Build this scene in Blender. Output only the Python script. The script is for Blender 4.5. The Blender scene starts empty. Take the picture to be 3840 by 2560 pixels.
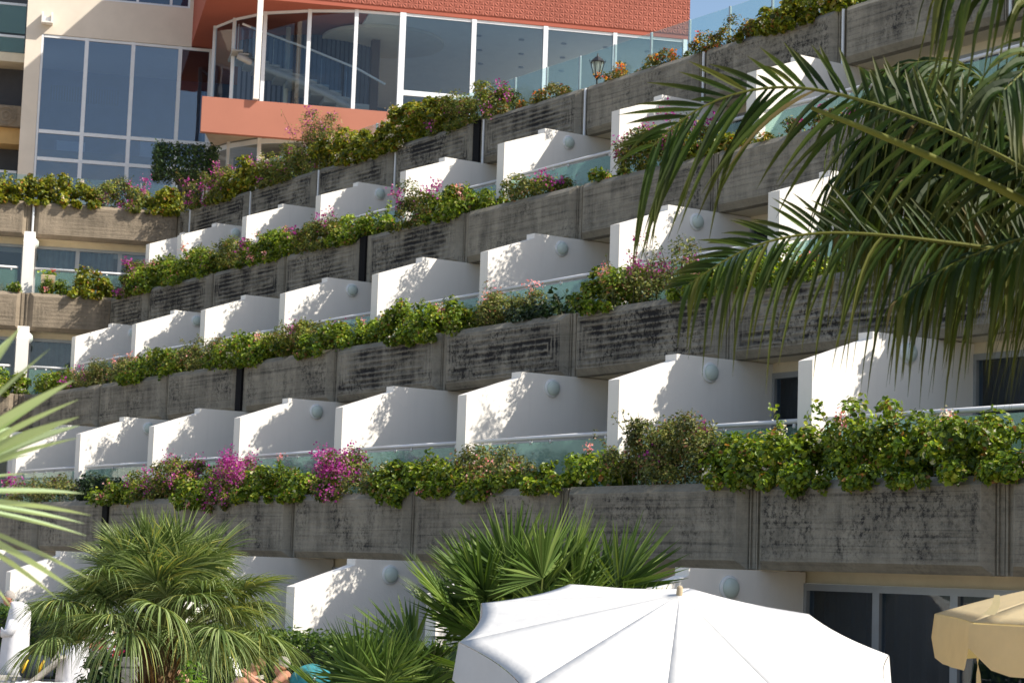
import bpy, math, random
import numpy as np
from mathutils import Vector, Matrix

# ---------------------------------------------------------------- camera, light, exposure
S = bpy.context.scene
COL = S.collection
GROUND = -2.3                       # pool deck; the viewer's eye is the origin

YAW, PITCH, ROLL = 0.57525469, 0.11174687, 0.03429406
fw = Vector((-math.cos(YAW)*math.cos(PITCH), math.sin(YAW)*math.cos(PITCH), math.sin(PITCH)))
rt = fw.cross(Vector((0, 0, 1))).normalized()
up = rt.cross(fw)
rt, up = math.cos(ROLL)*rt+math.sin(ROLL)*up, -math.sin(ROLL)*rt+math.cos(ROLL)*up
cam = bpy.data.cameras.new('camera')
cam.sensor_width = 36.0
cam.lens = 36.0*7746.74/3840.0
cam.clip_end = 2000.0
cam.dof.use_dof = True
cam.dof.focus_distance = 17.0
cam.dof.aperture_fstop = 7.5
camo = bpy.data.objects.new('camera', cam)
camo.matrix_world = Matrix(((rt.x, up.x, -fw.x, 0), (rt.y, up.y, -fw.y, 0), (rt.z, up.z, -fw.z, 0), (0, 0, 0, 1)))
COL.objects.link(camo)
S.camera = camo

SUN = Vector((0.90, 0.67, 1.0)).normalized()
ELEV = math.asin(SUN.z)
world = bpy.data.worlds.new('World')
S.world = world
world.use_nodes = True
wn = world.node_tree.nodes
wl = world.node_tree.links
wn.clear()
sky = wn.new('ShaderNodeTexSky')
sky.sky_type = 'NISHITA'
sky.sun_disc = False
sky.sun_elevation = ELEV
sky.sun_rotation = math.atan2(SUN.x, SUN.y)
sky.dust_density = 1.5
bg = wn.new('ShaderNodeBackground')
bg.inputs['Strength'].default_value = 0.115
wo = wn.new('ShaderNodeOutputWorld')
ctc = wn.new('ShaderNodeTexCoord'); cmp_ = wn.new('ShaderNodeMapping'); cmp_.inputs['Scale'].default_value = (1.0, 1.0, 2.6)
cnz = wn.new('ShaderNodeTexNoise'); cnz.inputs['Scale'].default_value = 2.4; cnz.inputs['Detail'].default_value = 7; cnz.inputs['Roughness'].default_value = .58
crp = wn.new('ShaderNodeValToRGB'); crp.color_ramp.elements[0].position = .50; crp.color_ramp.elements[1].position = .72
crp.color_ramp.elements[1].color = (.75, .75, .75, 1)
cmx = wn.new('ShaderNodeMix'); cmx.data_type = 'RGBA'; cmx.inputs[7].default_value = (6.5, 6.6, 7.0, 1)
wl.new(ctc.outputs['Generated'], cmp_.inputs[0]); wl.new(cmp_.outputs[0], cnz.inputs['Vector']); wl.new(cnz.outputs[0], crp.inputs[0])
wl.new(crp.outputs[0], cmx.inputs[0]); wl.new(sky.outputs[0], cmx.inputs[6]); wl.new(cmx.outputs[2], bg.inputs[0])
wl.new(bg.outputs[0], wo.inputs[0])

sl = bpy.data.lights.new('sun', 'SUN')
sl.energy = 4.6
sl.angle = math.radians(0.53)
sl.color = (1.0, 0.93, 0.82)
so = bpy.data.objects.new('sun', sl)
so.rotation_euler = SUN.to_track_quat('Z', 'Y').to_euler()
so.location = (30, 20, 60)
COL.objects.link(so)

S.view_settings.view_transform = 'Standard'
S.view_settings.look = 'None'
S.view_settings.exposure = 0.62
S.view_settings.gamma = 1.0
S.cycles.max_bounces = 8
S.cycles.transparent_max_bounces = 16
S.cycles.caustics_reflective = False
S.cycles.caustics_refractive = False

# ---------------------------------------------------------------- helpers
ORG = {}


def tag(o, label=None, cat=None, group=None, kind=None):
    if label: o['label'] = label
    if cat: o['category'] = cat
    if group: o['group'] = group
    if kind: o['kind'] = kind
    return o


def empty(name, loc, label=None, cat=None, group=None):
    o = bpy.data.objects.new(name, None)
    o.empty_display_size = 0.2
    o.location = loc
    COL.objects.link(o)
    ORG[o.name] = np.array(loc, float)
    return tag(o, label, cat, group)


def ident(p):
    return p


WX, WY = 0.342/math.hypot(.342, .94), 0.94/math.hypot(.342, .94)


def wing(p):                        # (along the wing, depth into the wing, height) to world
    q = np.empty_like(p)
    q[:, 0] = p[:, 0]*WX-p[:, 1]*WY
    q[:, 1] = p[:, 0]*WY+p[:, 1]*WX
    q[:, 2] = p[:, 2]
    return q


def wpt(a, b, z):
    return tuple(wing(np.array([[a, b, z]], float))[0])


class MB:
    """collects shapes; build() links them as ONE mesh object"""
    def __init__(s, T=ident):
        s.v = []; s.f = []; s.uv = []; s.mi = []; s.n = 0; s.T = T; s.m = 0; s.col = []

    def add(s, v, f, uv=None, col=None):
        v = np.asarray(v, float)
        s.v.append(v)
        for q in f:
            s.f.append([i+s.n for i in q]); s.mi.append(s.m)
        s.uv.append(np.zeros((len(v), 2)) if uv is None else np.asarray(uv, float))
        s.col.append(np.ones((len(v), 3))*0.5 if col is None else np.asarray(col, float)*np.ones((len(v), 3)))
        s.n += len(v)

    def box(s, x0, x1, y0, y1, z0, z1):
        v = [(x0, y0, z0), (x1, y0, z0), (x1, y1, z0), (x0, y1, z0), (x0, y0, z1), (x1, y0, z1), (x1, y1, z1), (x0, y1, z1)]
        s.add(v, [(0, 3, 2, 1), (4, 5, 6, 7), (0, 1, 5, 4), (1, 2, 6, 5), (2, 3, 7, 6), (3, 0, 4, 7)])

    def quad(s, *p):
        s.add(p, [tuple(range(len(p)))])

    def prism_a(s, poly, a0, a1):    # polygon in (b, z) pushed along a
        n = len(poly)
        v = [(a0, b, z) for b, z in poly]+[(a1, b, z) for b, z in poly]
        f = [tuple(range(n-1, -1, -1)), tuple(range(n, 2*n))]+[(i, (i+1) % n, n+(i+1) % n, n+i) for i in range(n)]
        s.add(v, f)

    def tube(s, pts, r, n=8, cap=True):
        pts = [np.array(p, float) for p in pts]
        rs = r if hasattr(r, '__len__') else [r]*len(pts)
        V = []; Fs = []
        ref = None
        for i, p in enumerate(pts):
            t = pts[min(i+1, len(pts)-1)]-pts[max(i-1, 0)]
            t /= (np.linalg.norm(t)+1e-12)
            if ref is None:
                ref = np.array([0, 0, 1.]) if abs(t[2]) < .9 else np.array([1., 0, 0])
            u = np.cross(t, ref); u /= (np.linalg.norm(u)+1e-12)
            w = np.cross(u, t); ref = w
            for k in range(n):
                a = 2*math.pi*k/n
                V.append(p+rs[i]*(math.cos(a)*u+math.sin(a)*w))
        for i in range(len(pts)-1):
            for k in range(n):
                Fs.append((i*n+k, i*n+(k+1) % n, (i+1)*n+(k+1) % n, (i+1)*n+k))
        if cap:
            Fs.append(tuple(range(n-1, -1, -1))); Fs.append(tuple(range((len(pts)-1)*n, len(pts)*n)))
        s.add(V, Fs)

    def loft(s, secs, n=14):         # closed surface through elliptical sections (centre, half-axis u, half-axis w)
        V = []; Fs = []
        for c, u, w in secs:
            c = np.array(c, float); u = np.array(u, float); w = np.array(w, float)
            for k in range(n):
                a = 2*math.pi*k/n
                V.append(c+math.cos(a)*u+math.sin(a)*w)
        m = len(secs)
        for i in range(m-1):
            for k in range(n):
                Fs.append((i*n+k, i*n+(k+1) % n, (i+1)*n+(k+1) % n, (i+1)*n+k))
        Fs.append(tuple(range(n-1, -1, -1))); Fs.append(tuple(range((m-1)*n, m*n)))
        s.add(V, Fs)

    def lathe(s, prof, c, axis, n=20):   # profile of (radius, height along axis)
        c = np.array(c, float); ax = np.array(axis, float); ax /= np.linalg.norm(ax)
        ref = np.array([0, 0, 1.]) if abs(ax[2]) < .9 else np.array([1., 0, 0])
        u = np.cross(ax, ref); u /= np.linalg.norm(u); w = np.cross(ax, u)
        s.loft([(c+ax*h, u*r, w*r) for r, h in prof], n)

    def build(s, name, mat, parent=None, smooth=False):
        v = np.vstack(s.v) if s.v else np.zeros((0, 3))
        v = s.T(v)
        org = ORG[parent.name] if parent is not None else np.zeros(3)
        me = bpy.data.meshes.new(name)
        me.from_pydata((v-org).tolist(), [], s.f)
        uvs = np.vstack(s.uv)
        if np.abs(uvs).sum() > 0:
            L = me.uv_layers.new(name='UVMap')
            li = np.empty(len(me.loops), dtype=np.int32); me.loops.foreach_get('vertex_index', li)
            L.data.foreach_set('uv', uvs[li].astype(np.float32).ravel())
        cols = np.vstack(s.col)
        if np.ptp(cols) > 0 or abs(cols.mean()-.5) > 1e-6:
            A = me.color_attributes.new(name='tint', type='FLOAT_COLOR', domain='POINT')
            A.data.foreach_set('color', np.hstack([cols, np.ones((len(cols), 1))]).astype(np.float32).ravel())
        for m_ in (mat if isinstance(mat, (list, tuple)) else [mat]):
            me.materials.append(m_)
        if isinstance(mat, (list, tuple)):
            me.polygons.foreach_set('material_index', np.array(s.mi, dtype=np.int32))
        if smooth:
            me.polygons.foreach_set('use_smooth', np.ones(len(me.polygons), dtype=bool))
        me.update()
        o = bpy.data.objects.new(name, me)
        COL.objects.link(o)
        if parent is not None:
            o.parent = parent
        ORG[o.name] = org
        return o


# ---------------------------------------------------------------- materials
def newmat(name):
    m = bpy.data.materials.new(name); m.use_nodes = True
    nt = m.node_tree; nt.nodes.clear()
    out = nt.nodes.new('ShaderNodeOutputMaterial')
    return m, nt, out


def N(nt, t, **kw):
    n = nt.nodes.new(t)
    for k, v in kw.items():
        if k.startswith('i_'):
            key = k[2:]
            n.inputs[int(key) if key.isdigit() else key].default_value = v
        else:
            setattr(n, k, v)
    return n


def math_n(nt, op, a, b=None, clamp=False):
    n = nt.nodes.new('ShaderNodeMath'); n.operation = op; n.use_clamp = clamp
    for i, x in enumerate((a, b)):
        if x is None: continue
        if isinstance(x, (int, float)): n.inputs[i].default_value = x
        else: nt.links.new(x, n.inputs[i])
    return n.outputs[0]


def ramp(nt, src, p0, c0, p1, c1):
    r = nt.nodes.new('ShaderNodeValToRGB')
    e = r.color_ramp.elements
    e[0].position = p0; e[0].color = c0; e[1].position = p1; e[1].color = c1
    nt.links.new(src, r.inputs[0])
    return r.outputs[0]


def mixc(nt, fac, a, b, mode='MIX'):
    n = nt.nodes.new('ShaderNodeMix'); n.data_type = 'RGBA'; n.blend_type = mode
    for i, x in ((0, fac), (6, a), (7, b)):
        if isinstance(x, (int, float)): n.inputs[i].default_value = x
        elif isinstance(x, tuple): n.inputs[i].default_value = x if len(x) == 4 else (*x, 1)
        else: nt.links.new(x, n.inputs[i])
    return n.outputs[2]


def noise(nt, vec, scale, detail=4, rough=.6, sc=None):
    n = nt.nodes.new('ShaderNodeTexNoise'); n.inputs['Scale'].default_value = scale
    n.inputs['Detail'].default_value = detail; n.inputs['Roughness'].default_value = rough
    if sc is not None:
        mp = nt.nodes.new('ShaderNodeMapping'); mp.inputs['Scale'].default_value = sc
        nt.links.new(vec, mp.inputs[0]); vec = mp.outputs[0]
    nt.links.new(vec, n.inputs['Vector'])
    return n.outputs[0]


def plain(name, color, rough=.6, metal=0.0, vary=.12, nscale=3.0, bump=0.0, bscale=40.0, spec=.5):
    """painted / cast surface with a little mottling"""
    m, nt, out = newmat(name)
    tc = nt.nodes.new('ShaderNodeTexCoord')
    p = nt.nodes.new('ShaderNodeBsdfPrincipled')
    nz = noise(nt, tc.outputs['Object'], nscale, 5)
    dark = tuple(c*(1-vary) for c in color); lite = tuple(min(1, c*(1+vary*.6)) for c in color)
    nt.links.new(ramp(nt, nz, .3, (*dark, 1), .7, (*lite, 1)), p.inputs['Base Color'])
    p.inputs['Roughness'].default_value = rough
    p.inputs['Metallic'].default_value = metal
    p.inputs['Specular IOR Level'].default_value = spec
    if bump:
        b = nt.nodes.new('ShaderNodeBump'); b.inputs['Strength'].default_value = bump; b.inputs['Distance'].default_value = .01
        nt.links.new(noise(nt, tc.outputs['Object'], bscale, 3), b.inputs['Height'])
        nt.links.new(b.outputs[0], p.inputs['Normal'])
    nt.links.new(p.outputs[0], out.inputs[0])
    return m


def concrete(name, deep, base, dark):
    """board-marked concrete: nested rectangular grooves (UV = distance to panel end, to panel edge), mould and drips"""
    m, nt, out = newmat(name)
    tc = nt.nodes.new('ShaderNodeTexCoord')
    ob = tc.outputs['Object']
    p = nt.nodes.new('ShaderNodeBsdfPrincipled')
    p.inputs['Roughness'].default_value = .92
    p.inputs['Specular IOR Level'].default_value = .2
    sep = nt.nodes.new('ShaderNodeSeparateXYZ'); nt.links.new(tc.outputs['UV'], sep.inputs[0])
    wob = math_n(nt, 'MULTIPLY', math_n(nt, 'SUBTRACT', noise(nt, ob, 7, 4, .7), .5), .055)
    d = math_n(nt, 'ADD', math_n(nt, 'MINIMUM', sep.outputs[0], sep.outputs[1]), wob)
    wave = math_n(nt, 'SINE', math_n(nt, 'MULTIPLY', d, 2*math.pi/.098))
    on = math_n(nt, 'GREATER_THAN', d, .035)
    groove = math_n(nt, 'MULTIPLY', math_n(nt, 'ADD', math_n(nt, 'MULTIPLY', wave, .5), .5), on)
    groove = math_n(nt, 'SMOOTH_MIN', groove, .75)
    wear = ramp(nt, noise(nt, ob, 2.6, 4, .65, (.5, .5, 2.2)), .34, (.15, .15, .15, 1), .62, (1, 1, 1, 1))
    groove = math_n(nt, 'MULTIPLY', groove, wear)
    big = noise(nt, ob, .9, 4, .6)
    fine = noise(nt, ob, 17, 6, .75)
    drip = noise(nt, ob, 1.6, 5, .7, (2.6, 2.6, .45))
    hor = noise(nt, ob, 2.0, 4, .7, (.35, .35, 7.0))
    speck = noise(nt, ob, 42, 3, .7)
    # mould sits in the grooves, in blotches and along board joints
    line = ramp(nt, noise(nt, ob, 1.0, 5, .75, (.22, .22, 17.0)), .50, (0, 0, 0, 1), .66, (1, 1, 1, 1))
    blot = math_n(nt, 'MULTIPLY', ramp(nt, noise(nt, ob, 15, 6, .8), .50, (0, 0, 0, 1), .57, (1, 1, 1, 1)),
                  ramp(nt, noise(nt, ob, 1.1, 3, .6), .44, (0, 0, 0, 1), .62, (1, 1, 1, 1)))
    patch = ramp(nt, noise(nt, ob, .8, 4, .65, (1.0, 1.0, 1.8)), .40, (0, 0, 0, 1), .68, (1, 1, 1, 1))
    gm = math_n(nt, 'MULTIPLY', groove, math_n(nt, 'ADD', math_n(nt, 'MULTIPLY', patch, 1.05 if deep else .25), .30 if deep else .07))
    st = math_n(nt, 'ADD', gm, math_n(nt, 'MULTIPLY', line, .42))
    st = math_n(nt, 'ADD', st, math_n(nt, 'MULTIPLY', blot, .80 if deep else .62))
    st = math_n(nt, 'ADD', st, math_n(nt, 'MULTIPLY', patch, .42 if deep else .32))
    st = math_n(nt, 'ADD', st, math_n(nt, 'MULTIPLY', math_n(nt, 'SUBTRACT', drip, .47), 1.5))
    st = math_n(nt, 'ADD', st, math_n(nt, 'MULTIPLY', math_n(nt, 'SUBTRACT', speck, .5), .7))
    edge = ramp(nt, math_n(nt, 'MINIMUM', sep.outputs[0], sep.outputs[1]), .022, (.45, .45, .45, 1), .075, (1, 1, 1, 1))
    fac = math_n(nt, 'MULTIPLY', st, edge, True)
    c1 = mixc(nt, ramp(nt, noise(nt, ob, 2.3, 5, .7), .35, (0, 0, 0, 1), .7, (1, 1, 1, 1)), base, tuple(c*.72 for c in base))
    nt.links.new(mixc(nt, fac, c1, dark), p.inputs['Base Color'])
    b = nt.nodes.new('ShaderNodeBump'); b.inputs['Strength'].default_value = 1.0; b.inputs['Distance'].default_value = .032 if deep else .006
    b.invert = True
    b2 = nt.nodes.new('ShaderNodeBump'); b2.inputs['Strength'].default_value = .6; b2.inputs['Distance'].default_value = .02
    nt.links.new(groove, b.inputs['Height'])
    nt.links.new(math_n(nt, 'ADD', fine, hor), b2.inputs['Height'])
    nt.links.new(b2.outputs[0], b.inputs['Normal'])
    nt.links.new(b.outputs[0], p.inputs['Normal'])
    nt.links.new(p.outputs[0], out.inputs[0])
    return m


def glass(name, tint, refl=1.0, body=0.0, bodycol=(.3, .5, .45)):
    """thin pane: tinted see-through plus a mirror coat that grows at grazing angles"""
    m, nt, out = newmat(name)
    tr = N(nt, 'ShaderNodeBsdfTransparent'); tr.inputs[0].default_value = (*tint, 1)
    gl = N(nt, 'ShaderNodeBsdfGlossy'); gl.inputs['Roughness'].default_value = .015
    tcg = nt.nodes.new('ShaderNodeTexCoord'); bg_ = nt.nodes.new('ShaderNodeBump'); bg_.inputs['Strength'].default_value = .5; bg_.inputs['Distance'].default_value = .012
    nt.links.new(noise(nt, tcg.outputs['Object'], .9, 2, .5), bg_.inputs['Height']); nt.links.new(bg_.outputs[0], gl.inputs['Normal'])
    lw = N(nt, 'ShaderNodeLayerWeight'); lw.inputs[0].default_value = .5
    fr = math_n(nt, 'ADD', math_n(nt, 'MULTIPLY', math_n(nt, 'POWER', lw.outputs['Facing'], 5.0), .95), .042)
    fac = math_n(nt, 'MULTIPLY', fr, refl, True)
    base = tr.outputs[0]
    if body:
        df = N(nt, 'ShaderNodeBsdfTranslucent'); df.inputs[0].default_value = (*bodycol, 1)
        d2 = N(nt, 'ShaderNodeBsdfDiffuse'); d2.inputs[0].default_value = (*bodycol, 1)
        mm = N(nt, 'ShaderNodeMixShader'); mm.inputs[0].default_value = .5
        nt.links.new(df.outputs[0], mm.inputs[1]); nt.links.new(d2.outputs[0], mm.inputs[2])
        m0 = N(nt, 'ShaderNodeMixShader'); m0.inputs[0].default_value = body
        nt.links.new(base, m0.inputs[1]); nt.links.new(mm.outputs[0], m0.inputs[2]); base = m0.outputs[0]
    mx = N(nt, 'ShaderNodeMixShader')
    nt.links.new(fac, mx.inputs[0]); nt.links.new(base, mx.inputs[1]); nt.links.new(gl.outputs[0], mx.inputs[2])
    nt.links.new(mx.outputs[0], out.inputs[0])
    return m


def leafmat(name, trans=.35, rough=.45, gain=1.0, spec=.4):
    """foliage: colour comes from each leaf's own tint"""
    m, nt, out = newmat(name)
    at = N(nt, 'ShaderNodeAttribute'); at.attribute_name = 'tint'
    col = at.outputs['Color']
    p = nt.nodes.new('ShaderNodeBsdfPrincipled')
    p.inputs['Roughness'].default_value = rough; p.inputs['Specular IOR Level'].default_value = spec
    nt.links.new(col, p.inputs['Base Color'])
    t = N(nt, 'ShaderNodeBsdfTranslucent')
    nt.links.new(mixc(nt, 1.0, col, (1.5, 1.45, .7), 'MULTIPLY'), t.inputs[0])
    mx = N(nt, 'ShaderNodeMixShader'); mx.inputs[0].default_value = trans
    nt.links.new(p.outputs[0], mx.inputs[1]); nt.links.new(t.outputs[0], mx.inputs[2])
    nt.links.new(mx.outputs[0], out.inputs[0])
    return m


def cloth(name, color, trans=.3, warm=None):
    m, nt, out = newmat(name)
    tc = nt.nodes.new('ShaderNodeTexCoord')
    nz = noise(nt, tc.outputs['Object'], 6, 4)
    c = ramp(nt, nz, .3, (*[x*.93 for x in color], 1), .7, (*color, 1))
    d = N(nt, 'ShaderNodeBsdfDiffuse'); nt.links.new(c, d.inputs[0])
    t = N(nt, 'ShaderNodeBsdfTranslucent')
    nt.links.new(mixc(nt, 1.0, c, warm or (1, 1, 1), 'MULTIPLY'), t.inputs[0])
    mx = N(nt, 'ShaderNodeMixShader'); mx.inputs[0].default_value = trans
    b = nt.nodes.new('ShaderNodeBump'); b.inputs['Strength'].default_value = .25; b.inputs['Distance'].default_value = .03
    nt.links.new(noise(nt, tc.outputs['Object'], 5, 3), b.inputs['Height'])
    nt.links.new(b.outputs[0], d.inputs['Normal'])
    nt.links.new(d.outputs[0], mx.inputs[1]); nt.links.new(t.outputs[0], mx.inputs[2])
    nt.links.new(mx.outputs[0], out.inputs[0])
    return m


def relief(name, color):
    """red cast panels with an eight-pointed star in every square"""
    m, nt, out = newmat(name)
    tc = nt.nodes.new('ShaderNodeTexCoord')
    sep = nt.nodes.new('ShaderNodeSeparateXYZ'); nt.links.new(tc.outputs['UV'], sep.inputs[0])
    p = nt.nodes.new('ShaderNodeBsdfPrincipled'); p.inputs['Roughness'].default_value = .8; p.inputs['Specular IOR Level'].default_value = .2
    T = .31
    u = math_n(nt, 'ABSOLUTE', math_n(nt, 'SUBTRACT', math_n(nt, 'FRACT', math_n(nt, 'MULTIPLY', sep.outputs[0], 1/T)), .5))
    v = math_n(nt, 'ABSOLUTE', math_n(nt, 'SUBTRACT', math_n(nt, 'FRACT', math_n(nt, 'MULTIPLY', sep.outputs[1], 1/T)), .5))
    h = math_n(nt, 'MINIMUM', math_n(nt, 'MINIMUM', u, v), math_n(nt, 'MULTIPLY', math_n(nt, 'ABSOLUTE', math_n(nt, 'SUBTRACT', u, v)), .75))
    e = math_n(nt, 'MINIMUM', math_n(nt, 'SUBTRACT', .5, u), math_n(nt, 'SUBTRACT', .5, v))
    h = math_n(nt, 'MINIMUM', h, e)
    b = nt.nodes.new('ShaderNodeBump'); b.inputs['Strength'].default_value = 1.0; b.inputs['Distance'].default_value = .16
    nt.links.new(h, b.inputs['Height']); nt.links.new(b.outputs[0], p.inputs['Normal'])
    nz = noise(nt, tc.outputs['Object'], 1.3, 5, .7)
    fl_ = N(nt, 'ShaderNodeVectorMath', operation='FLOOR'); sc_ = N(nt, 'ShaderNodeVectorMath', operation='SCALE'); sc_.inputs['Scale'].default_value = 1/(T*4)
    nt.links.new(tc.outputs['UV'], sc_.inputs[0]); nt.links.new(sc_.outputs[0], fl_.inputs[0])
    wn_ = N(nt, 'ShaderNodeTexWhiteNoise'); nt.links.new(fl_.outputs[0], wn_.inputs['Vector'])
    c0 = ramp(nt, nz, .3, (*[c*.80 for c in color], 1), .7, (*color, 1))
    nt.links.new(mixc(nt, math_n(nt, 'MULTIPLY', wn_.outputs['Value'], .35), c0, tuple(c*.72 for c in color)), p.inputs['Base Color'])
    nt.links.new(p.outputs[0], out.inputs[0])
    return m


M = {}
M['deep'] = concrete('ribbed_concrete', True, (.315, .29, .235), (.020, .019, .019))
M['flat'] = concrete('board_concrete', False, (.325, .295, .235), (.035, .033, .031))
M['tan'] = concrete('warm_board_concrete', False, (.30, .245, .18), (.12, .10, .075))
M['soffit'] = plain('soffit_concrete', (.22, .18, .13), .9, vary=.3, bump=.3)
def render_white(name, color):
    m, nt, out = newmat(name)
    tc = nt.nodes.new('ShaderNodeTexCoord'); ob = tc.outputs['Object']
    p = nt.nodes.new('ShaderNodeBsdfPrincipled'); p.inputs['Roughness'].default_value = .85; p.inputs['Specular IOR Level'].default_value = .2
    run = ramp(nt, noise(nt, ob, 2.2, 5, .7, (3.5, 3.5, .35)), .50, (0, 0, 0, 1), .80, (1, 1, 1, 1))
    pat = ramp(nt, noise(nt, ob, .7, 4, .6), .35, (0, 0, 0, 1), .75, (1, 1, 1, 1))
    c = mixc(nt, math_n(nt, 'MULTIPLY', run, .30), color, tuple(x*.80 for x in color))
    c = mixc(nt, math_n(nt, 'MULTIPLY', pat, .5), c, tuple(x*.95 for x in color))
    nt.links.new(c, p.inputs['Base Color'])
    b = nt.nodes.new('ShaderNodeBump'); b.inputs['Strength'].default_value = .3; b.inputs['Distance'].default_value = .01
    nt.links.new(math_n(nt, 'ADD', noise(nt, ob, 55, 3), math_n(nt, 'MULTIPLY', noise(nt, ob, 4, 3), 1.5)), b.inputs['Height']); nt.links.new(b.outputs[0], p.inputs['Normal'])
    nt.links.new(p.outputs[0], out.inputs[0])
    return m


M['white'] = render_white('white_render', (.83, .795, .735))
M['cream'] = plain('cream_render', (.74, .66, .50), .85, vary=.08, bump=.2, spec=.2)
M['plaster'] = plain('pale_plaster', (.70, .63, .53), .85, vary=.07, nscale=1.2, bump=.2, spec=.2)
M['void'] = plain('dark_gap', (.012, .012, .013), .9, spec=.1)
M['slab'] = plain('floor_tiles', (.66, .52, .38), .8)
M['alu'] = plain('grey_aluminium', (.34, .36, .38), .45, metal=.3)
M['walu'] = plain('white_aluminium', (.74, .77, .80), .4, vary=.06)
M['rail'] = plain('pale_metal_rail', (.72, .72, .72), .35, vary=.06)
M['steel'] = plain('steel_post', (.30, .33, .35), .4, metal=.4)
M['curtain'] = plain('dark_curtain', (.055, .042, .034), .9, vary=.35, nscale=2)
M['skytint'] = plain('sky_tinted_room_back', (.12, .165, .27), .9, vary=.3, nscale=1)  # blue of mirrored sky and cool indoor light put into room backs
M['beigecurtain'] = plain('beige_curtain', (.42, .36, .28), .9, vary=.25)
M['room'] = plain('room_dark', (.10, .10, .11), .9, vary=.3, nscale=.5)
M['roomlight'] = plain('room_pale', (.78, .76, .72), .8, vary=.06)
M['lens'] = plain('opal_lamp_lens', (.52, .60, .55), .35, vary=.05)
M['lampring'] = plain('white_lamp_rim', (.74, .76, .76), .4, vary=.05)
M['red'] = plain('terracotta_paint', (.36, .105, .07), .8, vary=.07, nscale=.8, bump=.15, spec=.2)
M['redlight'] = plain('salmon_paint', (.375, .155, .107), .8, vary=.06, nscale=.8, bump=.15, spec=.2)
M['redrelief'] = relief('terracotta_relief', (.36, .115, .08))
M['soil'] = plain('planter_soil', (.06, .045, .03), .95, vary=.4, nscale=9)
M['balglass'] = glass('balcony_glass', (.70, .86, .81), 1.1, .22, (.36, .56, .50))
M['winglass'] = glass('window_glass', (.58, .70, .80), 1.5)  # blue tint stands in for sky reflected in the panes
M['bluewin'] = glass('coated_window_glass', (.50, .64, .80), 3.0)  # deeper blue tint, also painted for the mirrored sky
M['terglass'] = glass('terrace_glass', (.80, .90, .90), 1.0, .03, (.4, .55, .55))
M['lampglass'] = glass('lantern_glass', (.9, .95, .9), 1.0, .5, (.75, .8, .75))
M['leaf'] = leafmat('leaf', .38, .42)
M['dleaf'] = leafmat('small_leaf', .25, .5)
M['palm'] = leafmat('palm_leaf', .28, .5, spec=.22)
M['petal'] = leafmat('petal', .35, .7, spec=.1)
M['stem'] = plain('plant_stem', (.12, .11, .05), .8, vary=.3)
M['bark'] = plain('palm_bark', (.16, .095, .045), .95, vary=.5, nscale=14, bump=.8, bscale=25)
M['black'] = plain('black_iron', (.015, .015, .016), .5)
M['canopy'] = cloth('white_canvas', (.66, .66, .655), .06)
M['creamcloth'] = cloth('cream_canvas', (.84, .76, .52), .50, (1.0, .84, .38))
M['robe'] = cloth('white_towelling', (.80, .80, .83), .12)
M['skin'] = plain('tanned_skin', (.50, .24, .15), .55, vary=.12, nscale=8)
M['grey_hair'] = plain('grey_hair', (.34, .31, .28), .8, vary=.3, nscale=60)
M['deck'] = plain('paved_deck', (.36, .32, .27), .85, vary=.2, nscale=1.2, bump=.2)
M['lounger'] = plain('lounger_fabric', (.45, .42, .37), .8, vary=.15, nscale=10)
M['bagcloth'] = plain('navy_bag_cloth', (.018, .026, .045), .7, vary=.3)
M['yellow'] = plain('yellow_trim', (.75, .45, .02), .5)
M['teal'] = plain('teal_towel', (.03, .22, .26), .9, vary=.5, nscale=12)
M['towel'] = plain('white_towel', (.78, .78, .80), .9, vary=.08)
M['stone'] = plain('weathered_stone', (.20, .20, .18), .9, vary=.45, nscale=14, bump=.6)
M['swim'] = plain('patterned_swimwear', (.30, .16, .19), .8, vary=.8, nscale=45)
M['wood'] = plain('planter_box_tan', (.42, .34, .22), .8, vary=.15)
M['alutable'] = plain('grey_tube', (.30, .32, .34), .35, metal=.4)
M['blackglasses'] = plain('spectacle_frame', (.03, .02, .02), .4)

# ---------------------------------------------------------------- ground and decks
mb = MB(); mb.box(-320, 320, -320, 320, GROUND-.3, GROUND)
tag(mb.build('pool_deck', M['deck']), kind='structure')

# ---------------------------------------------------------------- the stepped hotel
BAY = 3.84
H = 2.90
SET = 2.7072


def panel(T, a0, a1, base, z0, mat, parent, name='planter_panel'):
    """one precast planter front: bevelled frustum, UV = distance to the nearest end / edge"""
    m = MB(T)
    bv = .10
    zb, zt = z0, z0+1.005
    f = base-bv
    if a1-a0 < .5: bv2 = .02
    else: bv2 = bv
    A0, A1, Z0, Z1 = a0+bv2, a1-bv2, zb+bv, zt-bv
    am, zm = (A0+A1)/2, (Z0+Z1)/2
    v = []; uv = []
    for z in (Z0, zm, Z1):
        for a in (A0, am, A1):
            v.append((a, f, z)); uv.append((min(a-A0, A1-a)+.02, min(z-Z0, Z1-z)+.02))
    fc = [(0, 1, 4, 3), (1, 2, 5, 4), (3, 4, 7, 6), (4, 5, 8, 7)]
    m.add(v, fc, uv)
    t = .17
    fr = [(A0, f, Z0), (A1, f, Z0), (A1, f, Z1), (A0, f, Z1)]
    ba = [(a0, base, zb), (a1, base, zb), (a1, base, zt), (a0, base, zt)]
    re = [(a0, base+t, zb), (a1, base+t, zb), (a1, base+t, zt), (a0, base+t, zt)]
    m.add(fr+ba+re, [(0, 4, 5, 1), (1, 5, 6, 2), (2, 6, 7, 3), (3, 7, 4, 0),
                     (4, 8, 9, 5), (5, 9, 10, 6), (6, 10, 11, 7), (7, 11, 8, 4), (8, 11, 10, 9)])
    return m.build(name, mat, parent)


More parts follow.
